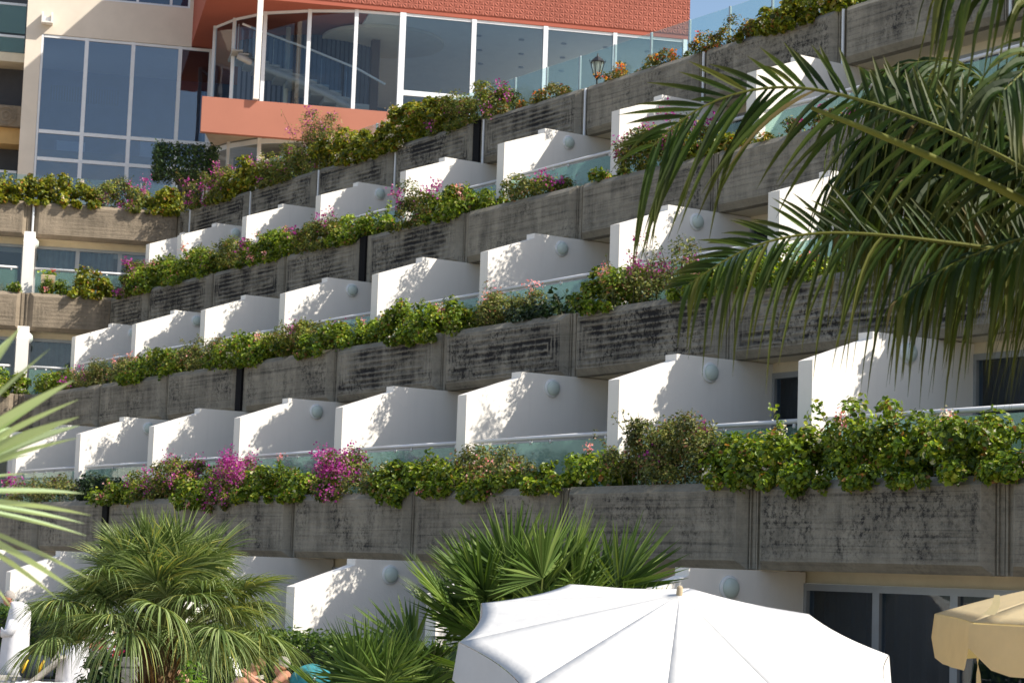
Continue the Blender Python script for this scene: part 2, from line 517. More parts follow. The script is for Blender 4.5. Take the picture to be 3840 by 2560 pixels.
def joint(T, a0, a1, base, z0, mat, parent):
    m = MB(T)
    am = (a0+a1)/2
    m.box(a0-.0, am-.012, base+.025, base+.16, z0+.004, z0+.995)
    m.box(am+.012, a1+.0, base+.012, base+.16, z0+.002, z0+.998)
    m.box(am-.012, am+.012, base+.085, base+.15, z0+.006, z0+.99)
    m.box(a0+.03, a0+.05, base-.0, base+.025, z0+.01, z0+.985)
    m.box(am+.05, am+.07, base-.015, base+.012, z0+.01, z0+.985)
    return m.build('panel_joint', mat, parent)


def party_wall(T, a0, a1, y, z, parent):
    m = MB(T)
    zb = .92+z
    m.prism_a([(y, zb), (y+2.66, zb), (y+2.66, 3.034+z), (y+.945, 3.034+z), (y+.945, 2.945+z), (y, 2.614+z)], a0, a1)
    return m.build('balcony_wall', M['white'], parent)


def lamp(T, a, b, z, parent):
    m = MB(T)
    m.lathe([(.001, 0), (.138, 0.0), (.142, .012), (.135, .032), (.115, .036), (.001, .036)], (a, b, z), (1, 0, 0), 24)
    o = m.build('wall_lamp', M['lampring'], parent, True)
    m = MB(T)
    m.lathe([(.114, .030), (.110, .055), (.092, .078), (.06, .094), (.02, .101), (.001, .101)], (a, b, z), (1, 0, 0), 24)
    m.build('lamp_lens', M['lens'], o, True)
    return o


def railing(T, a0, a1, b, z, parent):
    m = MB(T)
    zr = 1.915+z
    m.tube([(a0, b, zr), (a1, b, zr)], .031, 10)
    for a in (a0+.18, (a0+a1)/2-.25, (a0+a1)/2+.25, a1-.18):
        m.box(a-.02, a+.02, b-.012, b+.012, zr-.085, zr-.03)
    o = m.build('handrail', M['rail'], parent, True)
    am = (a0+a1)/2
    for p, q in ((a0+.03, am-.008), (am+.008, a1-.01)):
        g = MB(T); g.box(p, q, b-.006, b+.006, .95+z, zr-.06)
        g.build('glass_panel', M['balglass'], o)
    return o


def door(T, a0, a1, b, z, parent, cur):
    zf, zt = .93+z, 2.905+z
    m = MB(T)
    w = .05
    m.box(a0, a1, b-.03, b+.09, zt-.08, zt)
    m.box(a0, a0+w, b-.03, b+.09, zf, zt-.08)
    m.box(a1-w, a1, b-.03, b+.09, zf, zt-.08)
    m.box(a0+w, a1-w, b-.03, b+.09, zf, zf+.07)
    n = 3
    xs = [a0+(a1-a0)*i/n for i in range(n+1)]
    for i in (1, 2):
        m.box(xs[i]-.055, xs[i]+.055, b-.02, b+.08, zf+.07, zt-.08)
    o = m.build('sliding_door', M['alu'], parent)
    for i in range(n):
        g = MB(T); g.box(xs[i]+.05, xs[i+1]-.05, b+.02, b+.03, zf+.07, zt-.08)
        g.build('glass_pane', M['winglass'], o)
    c = MB(T)
    k = 60
    lim = a0+(a1-a0)*(1.0 if cur == 'curtain' else .62)
    for i in range(k):
        s0 = a0-.24; p, q = s0+(lim-s0)*i/k, s0+(lim-s0)*(i+1)/k
        d0 = .20+.03*math.sin(i*1.7); d1 = .20+.03*math.sin((i+1)*1.7)
        c.quad((p, b+d0, zf), (q, b+d1, zf), (q, b+d1, zt), (p, b+d0, zt))
    c.build('curtain', M[cur], o)
    if lim < a1-.05:
        c = MB(T); c.box(lim-.2, a1+.02, b+1.6, b+1.7, zf, zt)
        c.build('room_back', M['room'], o)
    return o


def a_main(k): return -18.56-BAY*k


hotel = empty('terraced_hotel', (-30, 20, GROUND), 'stepped concrete hotel terrace with white slanted balcony walls and long planter fronts', 'hotel')


def sty_main(l, k):
    if l == 1: return 'flat'
    if l == 2: return 'deep' if k <= 4 else 'flat'
    if l == 3: return 'deep' if k >= 5 else 'flat'
    return 'deep' if k >= 5 else 'flat'


B1 = 15.352


def level0(T, root, ks, a_of, yw, dz, lampset, zbot):
    """ground level rooms: no planter in front"""
    for k in ks:
        wl_ = a_of(k); wr = wl_+.25; nxt = a_of(k-1)
        if k >= 0:
            m = MB(T)
            m.prism_a([(yw, zbot), (yw+2.66, zbot), (yw+2.66, 3.034+dz), (yw+.945, 3.034+dz), (yw+.945, 2.945+dz), (yw, 2.614+dz)], wl_, wr)
            m.build('balcony_wall', M['white'], root)
            if k in lampset: lamp(T, wr, yw+1.52, 2.824+dz, root)
        door(T, wr+.003, nxt-.003, yw+2.66, dz, root, 'curtain')
        m = MB(T); m.box(wr-.12, nxt-.13, yw+2.69, yw+2.9, 2.906+dz, 3.055+dz)
        m.build('door_lintel', M['cream'], root)
        if k < 0:
            m = MB(T); m.box(wl_+.004, wr-.001, yw+2.63, yw+2.8, .93+dz, 2.905+dz); m.build('door_mullion', M['alu'], root)
    a0, a1 = a_of(ks[-1]), a_of(ks[0]-1)
    m = MB(T); m.box(a0, a1, yw+2.16, yw+6.5, 3.046+dz, 3.40+dz); m.build('balcony_soffit', M['cream'], root)
    m = MB(T); m.box(a0, a1, yw-.4, yw+6.4, GROUND-.05, .925+dz); m.build('floor_slab', M['slab'], root)


level0(ident, hotel, list(range(-3, 8)), a_main, B1+.733-SET, -H, (0, 2, 4), GROUND-.02)


def run_main(l, ks, corner, lampset, cut=None, pipes=False, top=False, cur='curtain', last=0):
    """planter l with the rooms behind it"""
    dz = H*(l-1)
    pb = B1+SET*(l-1); yw = pb+.733; z0 = .14+dz
    for k in ks:
        wl_ = a_main(k); wr = wl_+.25; nxt = a_main(k-1)
        mat = M[sty_main(l, k)]
        c0 = max(wl_+.26, corner); p1 = nxt+.02-(.21 if k == 6 else 0)
        if c0 < p1-.05: panel(ident, c0, p1, pb, z0, mat, hotel)
        if wl_ > corner:
            if k == 5:
                m = MB(); m.box(wl_-.19, wl_+.06, pb-.07, pb+.14, z0+.01, z0+.995); m.build('expansion_gap', M['void'], hotel)
                m = MB(); m.box(wl_+.06, wl_+.26, pb-.02, pb+.14, z0+.003, z0+.998); m.build('panel_joint', mat, hotel)
            else:
                joint(ident, wl_+.02, wl_+.26, pb, z0, mat, hotel)
        if pipes and wl_ > corner-1:
            m = MB(); m.tube([(max(wl_+.21, corner+.05), pb-.05, z0-.02), (max(wl_+.21, corner+.05), pb-.05, z0+.97)], .026, 8)
            m.build('drain_pipe', M['walu'], hotel)
    a0, a1 = corner, a_main(ks[0]-1)
    m = MB(); m.box(a0, a1, pb+.172, yw+.09, .70+dz, 1.07+dz); m.build('planter_soil', M['soil'], hotel)
    m = MB(); m.box(a0, a1, yw-.55, yw+6.4, .60+dz, .925+dz)
    m.build('floor_slab', M['slab'], hotel)
    if top: return
    walls = [(k, a_main(k)) for k in ks if a_main(k) > corner+.4]
    if cut is not None: walls.append((99, cut))
    for i, (k, wl_) in enumerate(walls):
        wr = wl_+.25
        nxt = walls[i-1][1] if i else a_main(ks[0]-1)
        if k >= last:
            party_wall(ident, wl_, wr, yw, dz, hotel)
            if k in lampset: lamp(ident, wr, yw+1.52, 2.824+dz, hotel)
            railing(ident, wr+.09, nxt-.004 if k > last else nxt+.06, yw+.115, dz, hotel)
        else:                      # wider rooms at this end: no divider, a rail post instead
            railing(ident, wl_+.066, nxt+.06, yw+.115, dz, hotel)
            m = MB(); m.box(wl_-.03, wl_+.03, yw+.09, yw+.14, .93+dz, 1.88+dz); m.build('rail_post', M['rail'], hotel)
            m = MB(); m.box(wl_+.004, wr-.001, yw+2.63, yw+2.8, .93+dz, 2.905+dz); m.build('door_mullion', M['walu'], hotel)
        if nxt-wr > 1.0: door(ident, wr+.003, nxt-.003, yw+2.66, dz, hotel, cur)
        m = MB(); m.box(wr+.001 if k > last else wr-.12, nxt-.001 if k > last else nxt+.12, yw+2.65, yw+2.9, 2.906+dz, 3.055+dz); m.build('door_lintel', M['cream'], hotel)
    m = MB(); m.box(a0-1.0, a1, yw+2.14, yw+6.5, 3.046+dz, 3.40+dz); m.build('balcony_soffit', M['cream'], hotel)


run_main(1, list(range(-3, 9)), -47.7, (0, 1, 2, 4, 6))
run_main(2, list(range(-3, 10)), -49.8, (2, 3, 5, 7, 8), last=1)
run_main(3, list(range(-3, 10)), -51.6, (4, 6, 8), cut=-52.23+.9, last=2)
run_main(4, list(range(-3, 11)), -53.7, (), pipes=True, top=True)

# ---------------------------------------------------------------- the pale wing that closes the left end
wingb = empty('hotel_wing', wpt(0, 56, GROUND), 'sunlit tan concrete wing with white balcony pier meeting the terrace at the left', 'hotel wing')


def a_wing(k): return -.55-BAY*k


NB = {4: 58.49, 3: 55.74, 2: 53.0, 1: 50.25}
WC = {4: 3.70, 3: 1.90, 2: -.04, 1: -2.0}
for l in (4, 3, 2, 1):
    dz = H*(l-1); pb = NB[l]; yw = pb+.733; z0 = .14+dz
    for k in (0, 1, 2):
        wl_ = a_wing(k); nxt = a_wing(k-1)
        p1 = min(nxt+.02, WC[l]) if k else WC[l]
        if wl_+.26 < p1-.1: panel(wing, wl_+.26, p1, pb, z0, M['tan'], wingb)
        if wl_+.26 < WC[l]: joint(wing, wl_+.02, wl_+.26, pb, z0, M['tan'], wingb)
        if l == 4:
            m = MB(wing); m.tube([(wl_+.2, pb-.05, z0-.05), (wl_+.2, pb-.05, z0+.97)], .03, 8); m.build('drain_pipe', M['walu'], wingb)
    m = MB(wing); m.box(a_wing(2), WC[l], pb+.172, yw+.09, .70+dz, 1.06+dz); m.build('planter_soil', M['soil'], wingb)
    m = MB(wing); m.box(a_wing(2), WC[l]-.05, yw-.5, yw+8, .60+dz, .92+dz); m.build('floor_slab', M['slab'], wingb)
    if l == 4: continue
    for k in (0, 1, 2):
        wl_ = a_wing(k); wr = wl_+.30; nxt = a_wing(k-1)
        party_wall(wing, wl_, wr, yw, dz, wingb)
        if k == 0: lamp(wing, wr, yw+1.4, 2.824+dz-.05, wingb)
        railing(wing, wr+.03, min(nxt-.1, WC[l]+1.2), yw+.115, dz, wingb)
        door(wing, wr+.003, nxt-.003, yw+2.66, dz, wingb, 'beigecurtain')
        m = MB(wing); m.box(wr+.001, nxt+.3, yw+2.65, yw+2.9, 2.906+dz, 3.055+dz); m.build('door_lintel', M['cream'], wingb)
    m = MB(wing); m.box(a_wing(2), WC[l]+2.2, yw+2.2, yw+6.5, 3.05+dz, 3.38+dz); m.build('balcony_soffit', M['cream'], wingb)

# lobby terrace over the rooms
mb = MB(); mb.box(-53.6, 6, 24.3, 95, 9.25, 9.60)
tag(mb.build('roof_terrace', M['deck']), kind='structure')

# ---------------------------------------------------------------- window wall, upper left
ww = empty('lounge_building', wpt(1, 66, 9.6), 'cream building with a tall blue glazed window grid at the upper left', 'building')
Bw = 65.4
m = MB(wing); m.box(-.95, 4.215, Bw, Bw+.4, 16.37, 17.62); m.build('wall_beam', M['plaster'], ww)
m = MB(wing); m.box(-.95, -.47, Bw-.02, Bw+1.2, 9.62, 16.365); m.build('wall_pier', M['plaster'], ww)
m = MB(wing); m.box(-.95, 2.2, Bw+.002, Bw+.4, 18.9, 23.0); m.box(-.95, 1.30, Bw+.002, Bw+.4, 17.62, 18.9); m.box(4.10, 4.215, Bw+.002, Bw+.4, 17.622, 18.8); m.box(2.2, 12, Bw+.002, Bw+.4, 18.9, 23.0)
m.build('upper_wall', M['plaster'], ww)
m = MB(wing)
for a in (1.32, 2.44, 3.5, 4.08): m.box(a-.04, a+.04, Bw+.1, Bw+.18, 17.63, 18.9)
m.box(1.3, 4.1, Bw+.09, Bw+.19, 17.625, 17.70)
wf = m.build('upper_window', M['walu'], ww)
m = MB(wing); m.box(1.3, 4.1, Bw+.13, Bw+.14, 17.7, 18.9); m.build('glass_pane', M['winglass'], wf)
m = MB(wing); m.box(1.2, 4.2, Bw+.9, Bw+1.0, 17.6, 18.9); m.build('room_back', M['skytint'], wf)
m = MB(wing)
for a, w in ((-.43, .035), (.94, .06), (2.39, .06), (3.87, .06), (4.83, .04)): m.box(a-w, a+w, Bw+.02, Bw+.14, 9.62, 16.365)
wf = m.build('window_frame', M['walu'], ww)
for z in (16.33, 13.27, 12.40, 11.1):
    m = MB(wing)
    m.box(-.385, 4.785, Bw+.03, Bw+.13, z-.055, z+.03 if z > 16 else z+.055)
    m.build('transom', M['walu'], wf)
for a0, a1 in ((-.39, .88), (1.0, 2.33), (2.45, 3.81), (3.93, 4.79)):
    m = MB(wing); m.box(a0, a1, Bw+.075, Bw+.085, 9.62, 16.36); m.build('glass_pane', M['bluewin'], wf)
m = MB(wing); m.box(-.94, 6.2, Bw+5.0, Bw+5.2, 9.62, 17.5); m.build('room_back', M['skytint'], ww)
m = MB(wing); m.box(-.94, 4.2, Bw+.42, Bw+5, 16.42, 16.5); m.build('ceiling', M['roomlight'], ww)
m = MB(wing); m.box(-.94, 4.8, Bw+.3, Bw+5, 12.55, 12.75); m.build('floor_slab', M['room'], ww)
m = MB(wing)
for i in range(26): m.box(-.1+.085*i, -.04+.085*i, Bw+2.2, Bw+2.25, 14.75, 15.25)
m.build('ceiling_grille', M['room'], ww)
m = MB(wing); m.box(.2, 1.1, Bw+2.5, Bw+2.6, 12.76, 13.5); m.box(2.9, 3.7, Bw+3.2, Bw+3.3, 12.76, 14.0); m.build('wall_panel', M['roomlight'], ww)
# bracketed floodlight on the beam
fl = empty('floodlight', wpt(-.33, Bw, 16.68), 'small white bracket floodlight casting a shadow on the cream beam', 'floodlight')
m = MB(wing); m.box(-.50, -.44, Bw-.34, Bw-.003, 16.70, 17.0); m.box(-.21, -.15, Bw-.34, Bw-.003, 16.70, 17.0); m.box(-.50, -.15, Bw-.34, Bw-.003, 16.66, 16.70)
m.build('bracket', M['white'], fl)
m = MB(wing); m.box(-.43, -.22, Bw-.22, Bw-.05, 16.72, 16.86); m.build('lamp_head', M['rail'], fl)

# recessed balconies at the far left edge
fb = empty('balcony_block', wpt(-2, 66.8, 9.6), 'recessed balconies with green glass and a round concrete emblem at the far left edge', 'building')
Bf = 66.6
m = MB(wing); m.box(-6, -.96, Bf+1.2, Bf+1.4, 9.62, 22); m.build('back_wall', M['room'], fb)
for z in (17.55, 16.50, 12.12):
    m = MB(wing); m.box(-6, -1.0, Bf-.03, Bf+.03, z-.045, z+.03)
    if z < 13: m.box(-1.32, -1.25, Bf-.029, Bf+.029, 9.7, z-.05)
    r = m.build('handrail', M['walu'], fb)
    g = MB(wing); g.box(-6, -1.0, Bf-.006, Bf+.006, z-.95 if z != 16.50 else 15.98, z-.05); g.build('glass_panel', M['balglass'], r)
m = MB(wing); m.box(-6, -.97, Bf+.02, Bf+.3, 15.68, 15.97); m.build('balcony_edge', M['cream'], fb)
m = MB(wing); m.box(-6, -.97, Bf+.31, Bf+1.2, 15.7, 15.95); m.build('balcony_slab', M['cream'], fb)
m = MB(wing); m.box(-6, -.97, Bf, Bf+.3, 13.58, 14.25); m.box(-1.9, -1.885, Bf-.012, Bf, 13.6, 14.24)
pnl = m.build('emblem_panel', M['tan'], fb)
m = MB(wing)
for r0, r1 in ((.26, .30), (.13, .17), (.0, .06)):
    n = 28
    V = []
    for i in range(n):
        c, s_ = math.cos(2*math.pi*i/n), math.sin(2*math.pi*i/n)
        for r, d in ((r0, 0), (r0, .03), (r1, .03), (r1, 0)): V.append((-1.42+c*max(r, .001), Bf-d-.001, 13.915+s_*max(r, .001)))
    m.add(V, [(4*i+j, 4*i+j+1, 4*((i+1) % n)+j+1, 4*((i+1) % n)+j) for i in range(n) for j in range(3)])
m.build('ring_emblem', M['tan'], pnl, False)
m = MB(wing); m.box(-6, -.97, Bf+.25, Bf+1.2, 13.06, 13.575); m.build('soffit_band', plain('orange_lit_soffit', (.62, .40, .16), .85, vary=.1), fb)  # orange light on the soffit is put into its colour

# ---------------------------------------------------------------- red lobby block
lob = empty('lobby_block', wpt(11, 62, 9.6), 'terracotta red lobby block with star relief band and curved glass stair bay', 'building')
NF = 59.1
m = MB(wing); m.box(4.21, 18.86, NF+.025, NF+14, 16.42, 20.7); m.build('red_upper_storey', M['red'], lob)
m = MB(wing)
m.add([(4.215, NF, 16.56), (18.85, NF, 16.56), (18.85, NF, 20.69), (4.215, NF, 20.69), (4.215, NF+.024, 16.56), (18.85, NF+.024, 16.56), (18.85, NF+.024, 20.69), (4.215, NF+.024, 20.69)],
      [(0, 1, 2, 3), (4, 0, 3, 7), (1, 5, 6, 2), (0, 4, 5, 1), (3, 2, 6, 7)],
      [(4.215, 16.6), (18.85, 16.6), (18.85, 20.73), (4.215, 20.73)]*2)
m.build('relief_band', M['redrelief'], lob)
m = MB(wing); m.box(4.19, 13.5, NF, NF+.25, 12.345, 13.38); m.build('red_fascia', M['redlight'], lob)
BAYP = [(4.73, 62.70), (5.22, 61.56), (6.03, 60.49), (7.27, 59.78), (8.6, 59.32), (9.94, NF+.14)]
m = MB(wing)
poly = [(4.2, NF+.251)]+[(13.5, NF+.251), (18.8, NF+.251), (18.8, NF+13), (4.9, NF+13), (4.9, 63.0)]
m.add([(a, b, 12.6) for a, b in poly]+[(a, b, 13.34) for a, b in poly], [tuple(range(5, -1, -1)), tuple(range(6, 12))]+[(i, (i+1) % 6, 6+(i+1) % 6, 6+i) for i in range(6)])
m.build('lobby_floor', M['slab'], lob)
# curved glazing
m = MB(wing)
for a, b in BAYP[:-1]: m.box(a-.055, a+.055, b-.05, b+.06, 9.65, 16.415)
m.box(9.88, 10.06, NF+.03, NF+.2, 13.385, 16.415)
bayf = m.build('bay_frame', M['walu'], lob)
for TR in (((16.33, 16.41),), ((12.40, 12.55),)):
  m = MB(wing)
  for (a, b), (c, d) in zip(BAYP[:-1], BAYP[1:]):
    for z0, z1 in TR:
        m.add([(a, b-.03, z0), (c, d-.03, z0), (c, d-.03, z1), (a, b-.03, z1), (a, b+.04, z0), (c, d+.04, z0), (c, d+.04, z1), (a, b+.04, z1)],
              [(0, 1, 2, 3), (4, 7, 6, 5), (0, 4, 5, 1), (3, 2, 6, 7), (0, 3, 7, 4), (1, 5, 6, 2)])
  m.build('curved_transom', M['walu'], bayf)
for (a, b), (c, d) in zip(BAYP[:-1], BAYP[1:]):
    for z0, z1 in ((9.65, 12.4), (12.55, 16.33)):
        g = MB(wing); g.add([(a, b, z0), (c, d, z0), (c, d, z1), (a, b, z1)], [(0, 1, 2, 3)]); g.build('curved_glass', M['winglass'], bayf)
m = MB(wing); m.box(5.64, 5.80, NF-.16, NF-.002, 13.40, 20.0); m.build('white_pole', M['white'], lob)
# flat glazing to the right
for a, w in ((12.13, .07), (14.34, .07), (16.51, .06), (18.74, .06)):
    m = MB(wing); m.box(a-w, a+w, NF+.03, NF+.19, 13.385, 16.415)
    ff = m.build('white_column', M['walu'], lob)
XS = [10.06, 12.06, 12.20, 14.27, 14.41, 16.45, 16.57, 18.68]
m = MB(wing); m.box(XS[0], XS[1], NF+.04, NF+.16, 13.93, 14.08); m.build('transom', M['walu'], lob)
for i in range(0, 8, 2):
    m = MB(wing); m.box(XS[i], XS[i+1], NF+.07, NF+.13, 16.33, 16.415); m.build('transom', M['walu'], lob)
for i in range(0, 8, 2):
    g = MB(wing); g.box(XS[i], XS[i+1], NF+.095, NF+.105, 13.385, 16.33); g.build('glass_pane', M['winglass'], lob)
# lobby interior
m = MB(wing); m.box(9.0, 18.85, NF+.30, NF+13, 16.36, 16.414); m.build('ceiling', M['roomlight'], lob)
m = MB(wing); m.box(8.8, 19.2, NF+12.6, NF+12.8, 12.7, 16.4); m.build('back_wall', M['skytint'], lob)
m = MB(wing); m.lathe([(.001, 0), (1.9, 0), (1.9, .10), (.001, .10)], (9.9, NF+3.2, 16.25), (0, 0, 1), 40); m.build('ceiling_rose', M['plaster'], lob)
m = MB(wing)
for i in range(5):
    for j in range(3): m.lathe([(.001, 0), (.09, 0), (.09, .03), (.001, .03)], (12.6+1.35*i+.4*j, NF+1.6+1.7*j, 16.328), (0, 0, 1), 10)
m.build('downlights', M['alu'], lob)
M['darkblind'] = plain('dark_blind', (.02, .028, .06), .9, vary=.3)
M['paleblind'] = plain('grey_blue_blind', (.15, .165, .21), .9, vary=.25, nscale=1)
m = MB(wing)
k = 30
for i in range(k):
    def cp(t): return (5.6+4.3*t, 64.0-1.6*math.sin(t*2.6))
    (a, b), (c, d) = cp(i/k), cp((i+1)/k)
    e = (a+(c-a)*.62, b+(d-b)*.62)
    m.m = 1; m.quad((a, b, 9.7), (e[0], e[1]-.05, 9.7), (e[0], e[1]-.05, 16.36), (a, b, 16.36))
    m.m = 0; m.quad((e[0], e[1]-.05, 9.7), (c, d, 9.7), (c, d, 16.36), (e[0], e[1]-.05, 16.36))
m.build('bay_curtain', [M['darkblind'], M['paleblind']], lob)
m = MB(wing); m.tube([(6.91, 62.0, 9.7), (6.91, 62.0, 16.4)], .075, 12); m.build('round_column', M['cream'], lob, True)
m = MB(wing); m.box(9.5, 9.75, 61.9, 62.2, 9.7, 16.4); m.build('brown_post', plain('brown_post', (.10, .05, .03), .6), lob)
# stair
st = [(5.3, 15.32), (5.52, 15.23), (5.77, 15.13), (6.05, 15.05), (6.37, 14.96), (6.74, 14.86), (7.12, 14.75), (7.47, 14.61), (7.84, 14.48), (8.23, 14.33), (8.61, 14.16), (9.09, 13.98)]
m = MB(wing)
for i, (a, z) in enumerate(st):
    w = .16+.10*min(1, i/6); h = .09+.03*i
    m.prism_a([(61.0, z), (61.0, z-.05), (61.12, z-h), (62.3, z-h), (62.4, z)], a-w, a+w)
M['stairstone'] = plain('stair_stone', (.36, .35, .33), .6)
stair = m.build('stair', M['stairstone'], lob)
m = MB(wing); m.tube([(a, 60.98, z-.19-.006*i) for i, (a, z) in enumerate(st)], [.10]*12, 8); m.build('stair_stringer', M['stairstone'], stair, True)
m = MB(wing)
m.tube([(5.4, 61.0, 16.12), (6.2, 61.0, 15.88), (7.55, 61.0, 15.50), (8.92, 60.95, 15.05), (9.8, 60.9, 14.62)], .035, 8)
m.build('stair_handrail', M['rail'], stair, True)
m = MB(wing)
for i, (a, z) in enumerate(st):
    if i % 2 == 0: m.tube([(a, 61.0, z-.02), (a, 61.0, z+.78)], .013, 6)
m.build('baluster', M['steel'], stair)
m = MB(wing); m.add([(5.4, 61.0, 15.35), (6.3, 61.0, 15.0), (7.5, 61.0, 14.62), (8.9, 60.95, 14.05), (8.9, 60.95, 15.0), (7.5, 61.0, 15.45), (6.3, 61.0, 15.8), (5.4, 61.0, 16.05)], [tuple(range(8))]); m.build('stair_glass', M['winglass'], stair)

# ---------------------------------------------------------------- glass railing on the terrace edge
gr = empty('terrace_glass_railing', (-34, 24.2, 9.6), 'frameless glass railing with thin steel posts along the top terrace edge', 'glass railing')
posts = [-31.32+1.243*j for j in range(-15, 22)]
for p in posts:
    m = MB(); m.box(p-.02, p+.02, 24.18, 24.22, 9.60, 10.87); m.build('post', M['steel'], gr)
for p, q in zip(posts[:-1], posts[1:]):
    m = MB(); m.box(p+.022, q-.022, 24.194, 24.206, 9.66, 10.86); m.build('glass_panel', M['terglass'], gr)
gr2 = empty('wing_glass_railing', wpt(0, 59.4, 9.6), 'low glass railing on the left wing roof behind yellow green planting', 'glass railing')
for j in range(7):
    a = -2.4+j*1.0
    m = MB(wing); m.box(a-.02, a+.02, 59.28, 59.32, 9.6, 10.75); m.build('post', M['steel'], gr2)
    if j < 6:
        m = MB(wing); m.box(a+.022, a+.978, 59.294, 59.306, 9.66, 10.74); m.build('glass_panel', M['terglass'], gr2)
mb = MB(wing); mb.box(a_wing(2), 3.6, 58.7, 65.2, 9.26, 9.594)
tag(mb.build('wing_terrace', M['deck']), kind='structure')

# ---------------------------------------------------------------- lantern on the topmost planter
ln = empty('lantern', (-33.92, 23.85, 9.9), 'black iron carriage lantern standing in the topmost planter', 'lantern')
lx, ly, lz = -33.92, 23.85, 9.9
m = MB(); m.tube([(lx, ly, lz-.1), (lx, ly, lz+.27)], [.03, .018], 8); m.tube([(lx, ly, lz+.22), (lx, ly, lz+.26)], .05, 8); m.build('post', M['black'], ln, True)
m = MB()
zb, zt = lz+.27, lz+.55
m.lathe([(.07, 0), (.075, .02), (.05, .03)], (lx, ly, zb-.01), (0, 0, 1), 6)
for k in range(6):
    a = math.pi/3*k
    m.tube([(lx+.07*math.cos(a), ly+.07*math.sin(a), zb), (lx+.14*math.cos(a), ly+.14*math.sin(a), zt)], .010, 5)
m.lathe([(.155, 0), (.16, .015), (.10, .07), (.05, .12), (.02, .13), (.012, .19), (.001, .20)], (lx, ly, zt), (0, 0, 1), 6)
for k in range(6):
    a = math.pi/3*k
    m.tube([(lx+.155*math.cos(a), ly+.155*math.sin(a), zt), (lx+.165*math.cos(a), ly+.165*math.sin(a), zt+.05)], .008, 4)
m.build('frame', M['black'], ln)
m = MB(); m.lathe([(.066, 0), (.132, .275)], (lx, ly, zb+.003), (0, 0, 1), 6); m.build('glass', M['lampglass'], ln)

# ---------------------------------------------------------------- foliage helpers
R_ = np.random.default_rng(11)


def unit(v):
    return v/(np.linalg.norm(v, axis=-1, keepdims=True)+1e-9)


T_ROUND = (np.array([(0, 0, -.22)]+[(math.cos(a)*r, math.sin(a)*r, .10*(k % 2)) for k, (a, r) in enumerate([(2*math.pi*i/7+.2, 1.0 if i else .45) for i in range(7)])]),
           [(0, 1+i, 1+(i+1) % 7) for i in range(7)])
T_OVAL = (np.array([(0, -1, 0), (-.5, 0, .16), (0, 0, -.04), (.5, 0, .16), (0, 1, -.1)]), [(0, 2, 1), (0, 3, 2), (1, 2, 4), (2, 3, 4)])
T_BRACT = (np.array([(0, -.9, 0), (.75, 0, .3), (0, .9, 0), (-.75, 0, .3)]), [(0, 1, 2), (0, 2, 3)])


def scatter(mb, tmpl, c, n, size, col):
    tv, tf = tmpl
    k = len(tv); m = len(c)
    if m == 0: return
    n = unit(n)
    r = unit(R_.normal(size=(m, 3)))
    x = unit(np.cross(r, n)); y = np.cross(n, x)
    sz = np.asarray(size).reshape(-1, 1, 1)*np.ones((m, 1, 1))
    V = c[:, None, :]+sz*(tv[None, :, 0:1]*x[:, None, :]+tv[None, :, 1:2]*y[:, None, :]+tv[None, :, 2:3]*n[:, None, :])
    F0 = np.arange(m)[:, None, None]*k+np.array(tf)[None, :, :]
    mb.add(V.reshape(-1, 3), F0.reshape(-1, F0.shape[-1]).tolist(), None, np.repeat(col, k, axis=0))


def blades(mb, P, D, Nn, L, Wd, droop, col, seg=5, prof=None, fold=.25, tipcol=None):
    """long leaflets: base points, directions, normals; they bend down by 'droop' and fold along the midrib"""
    m = len(P)
    D = unit(D)
    s = np.linspace(0, 1, seg+1)
    prof = np.array(prof) if prof is not None else np.interp(s, [0, .15, .45, .8, 1], [.35, .8, 1, .6, .04])
    L = np.asarray(L).reshape(-1, 1)*np.ones((m, 1)); Wd = np.asarray(Wd).reshape(-1, 1)*np.ones((m, 1)); droop = np.asarray(droop).reshape(-1, 1)*np.ones((m, 1))
    c = P[:, None, :]+D[:, None, :]*(s[None, :, None]*L[:, :, None])
    dz = droop*L*(s[None, :]**2.2)
    c = c.copy(); c[:, :, 2] -= dz
    c[:, :, 0:2] -= D[:, None, 0:2]*(np.minimum(dz, L*s[None, :])*.35)[:, :, None]
    side = unit(np.cross(D, Nn)); nn = unit(np.cross(side, D))
    w = (Wd*prof[None, :]/2)[:, :, None]
    a = c-side[:, None, :]*w+nn[:, None, :]*w*fold*2; b = c+side[:, None, :]*w+nn[:, None, :]*w*fold*2
    V = np.stack([a, c, b], axis=2).reshape(m, -1, 3)
    k = 3*(seg+1)
    tf = []
    for i in range(seg):
        q = 3*i
        tf += [(q, q+1, q+4, q+3), (q+1, q+2, q+5, q+4)]
    F0 = np.arange(m)[:, None, None]*k+np.array(tf)[None]
    cc = np.repeat(col[:, None, :], k, axis=1)
    if tipcol is not None:
        t = np.repeat(s, 3)[None, :, None]**3
        cc = cc*(1-t)+np.array(tipcol)[None, None, :]*t
    mb.add(V.reshape(-1, 3), F0.reshape(-1, 4).tolist(), None, cc.reshape(-1, 3))


def tint(n, pal, w, jit=.2):
    pal = np.array(pal); i = R_.choice(len(pal), size=n, p=np.array(w)/sum(w))
    return pal[i]*(1+R_.uniform(-jit, jit, (n, 1)))


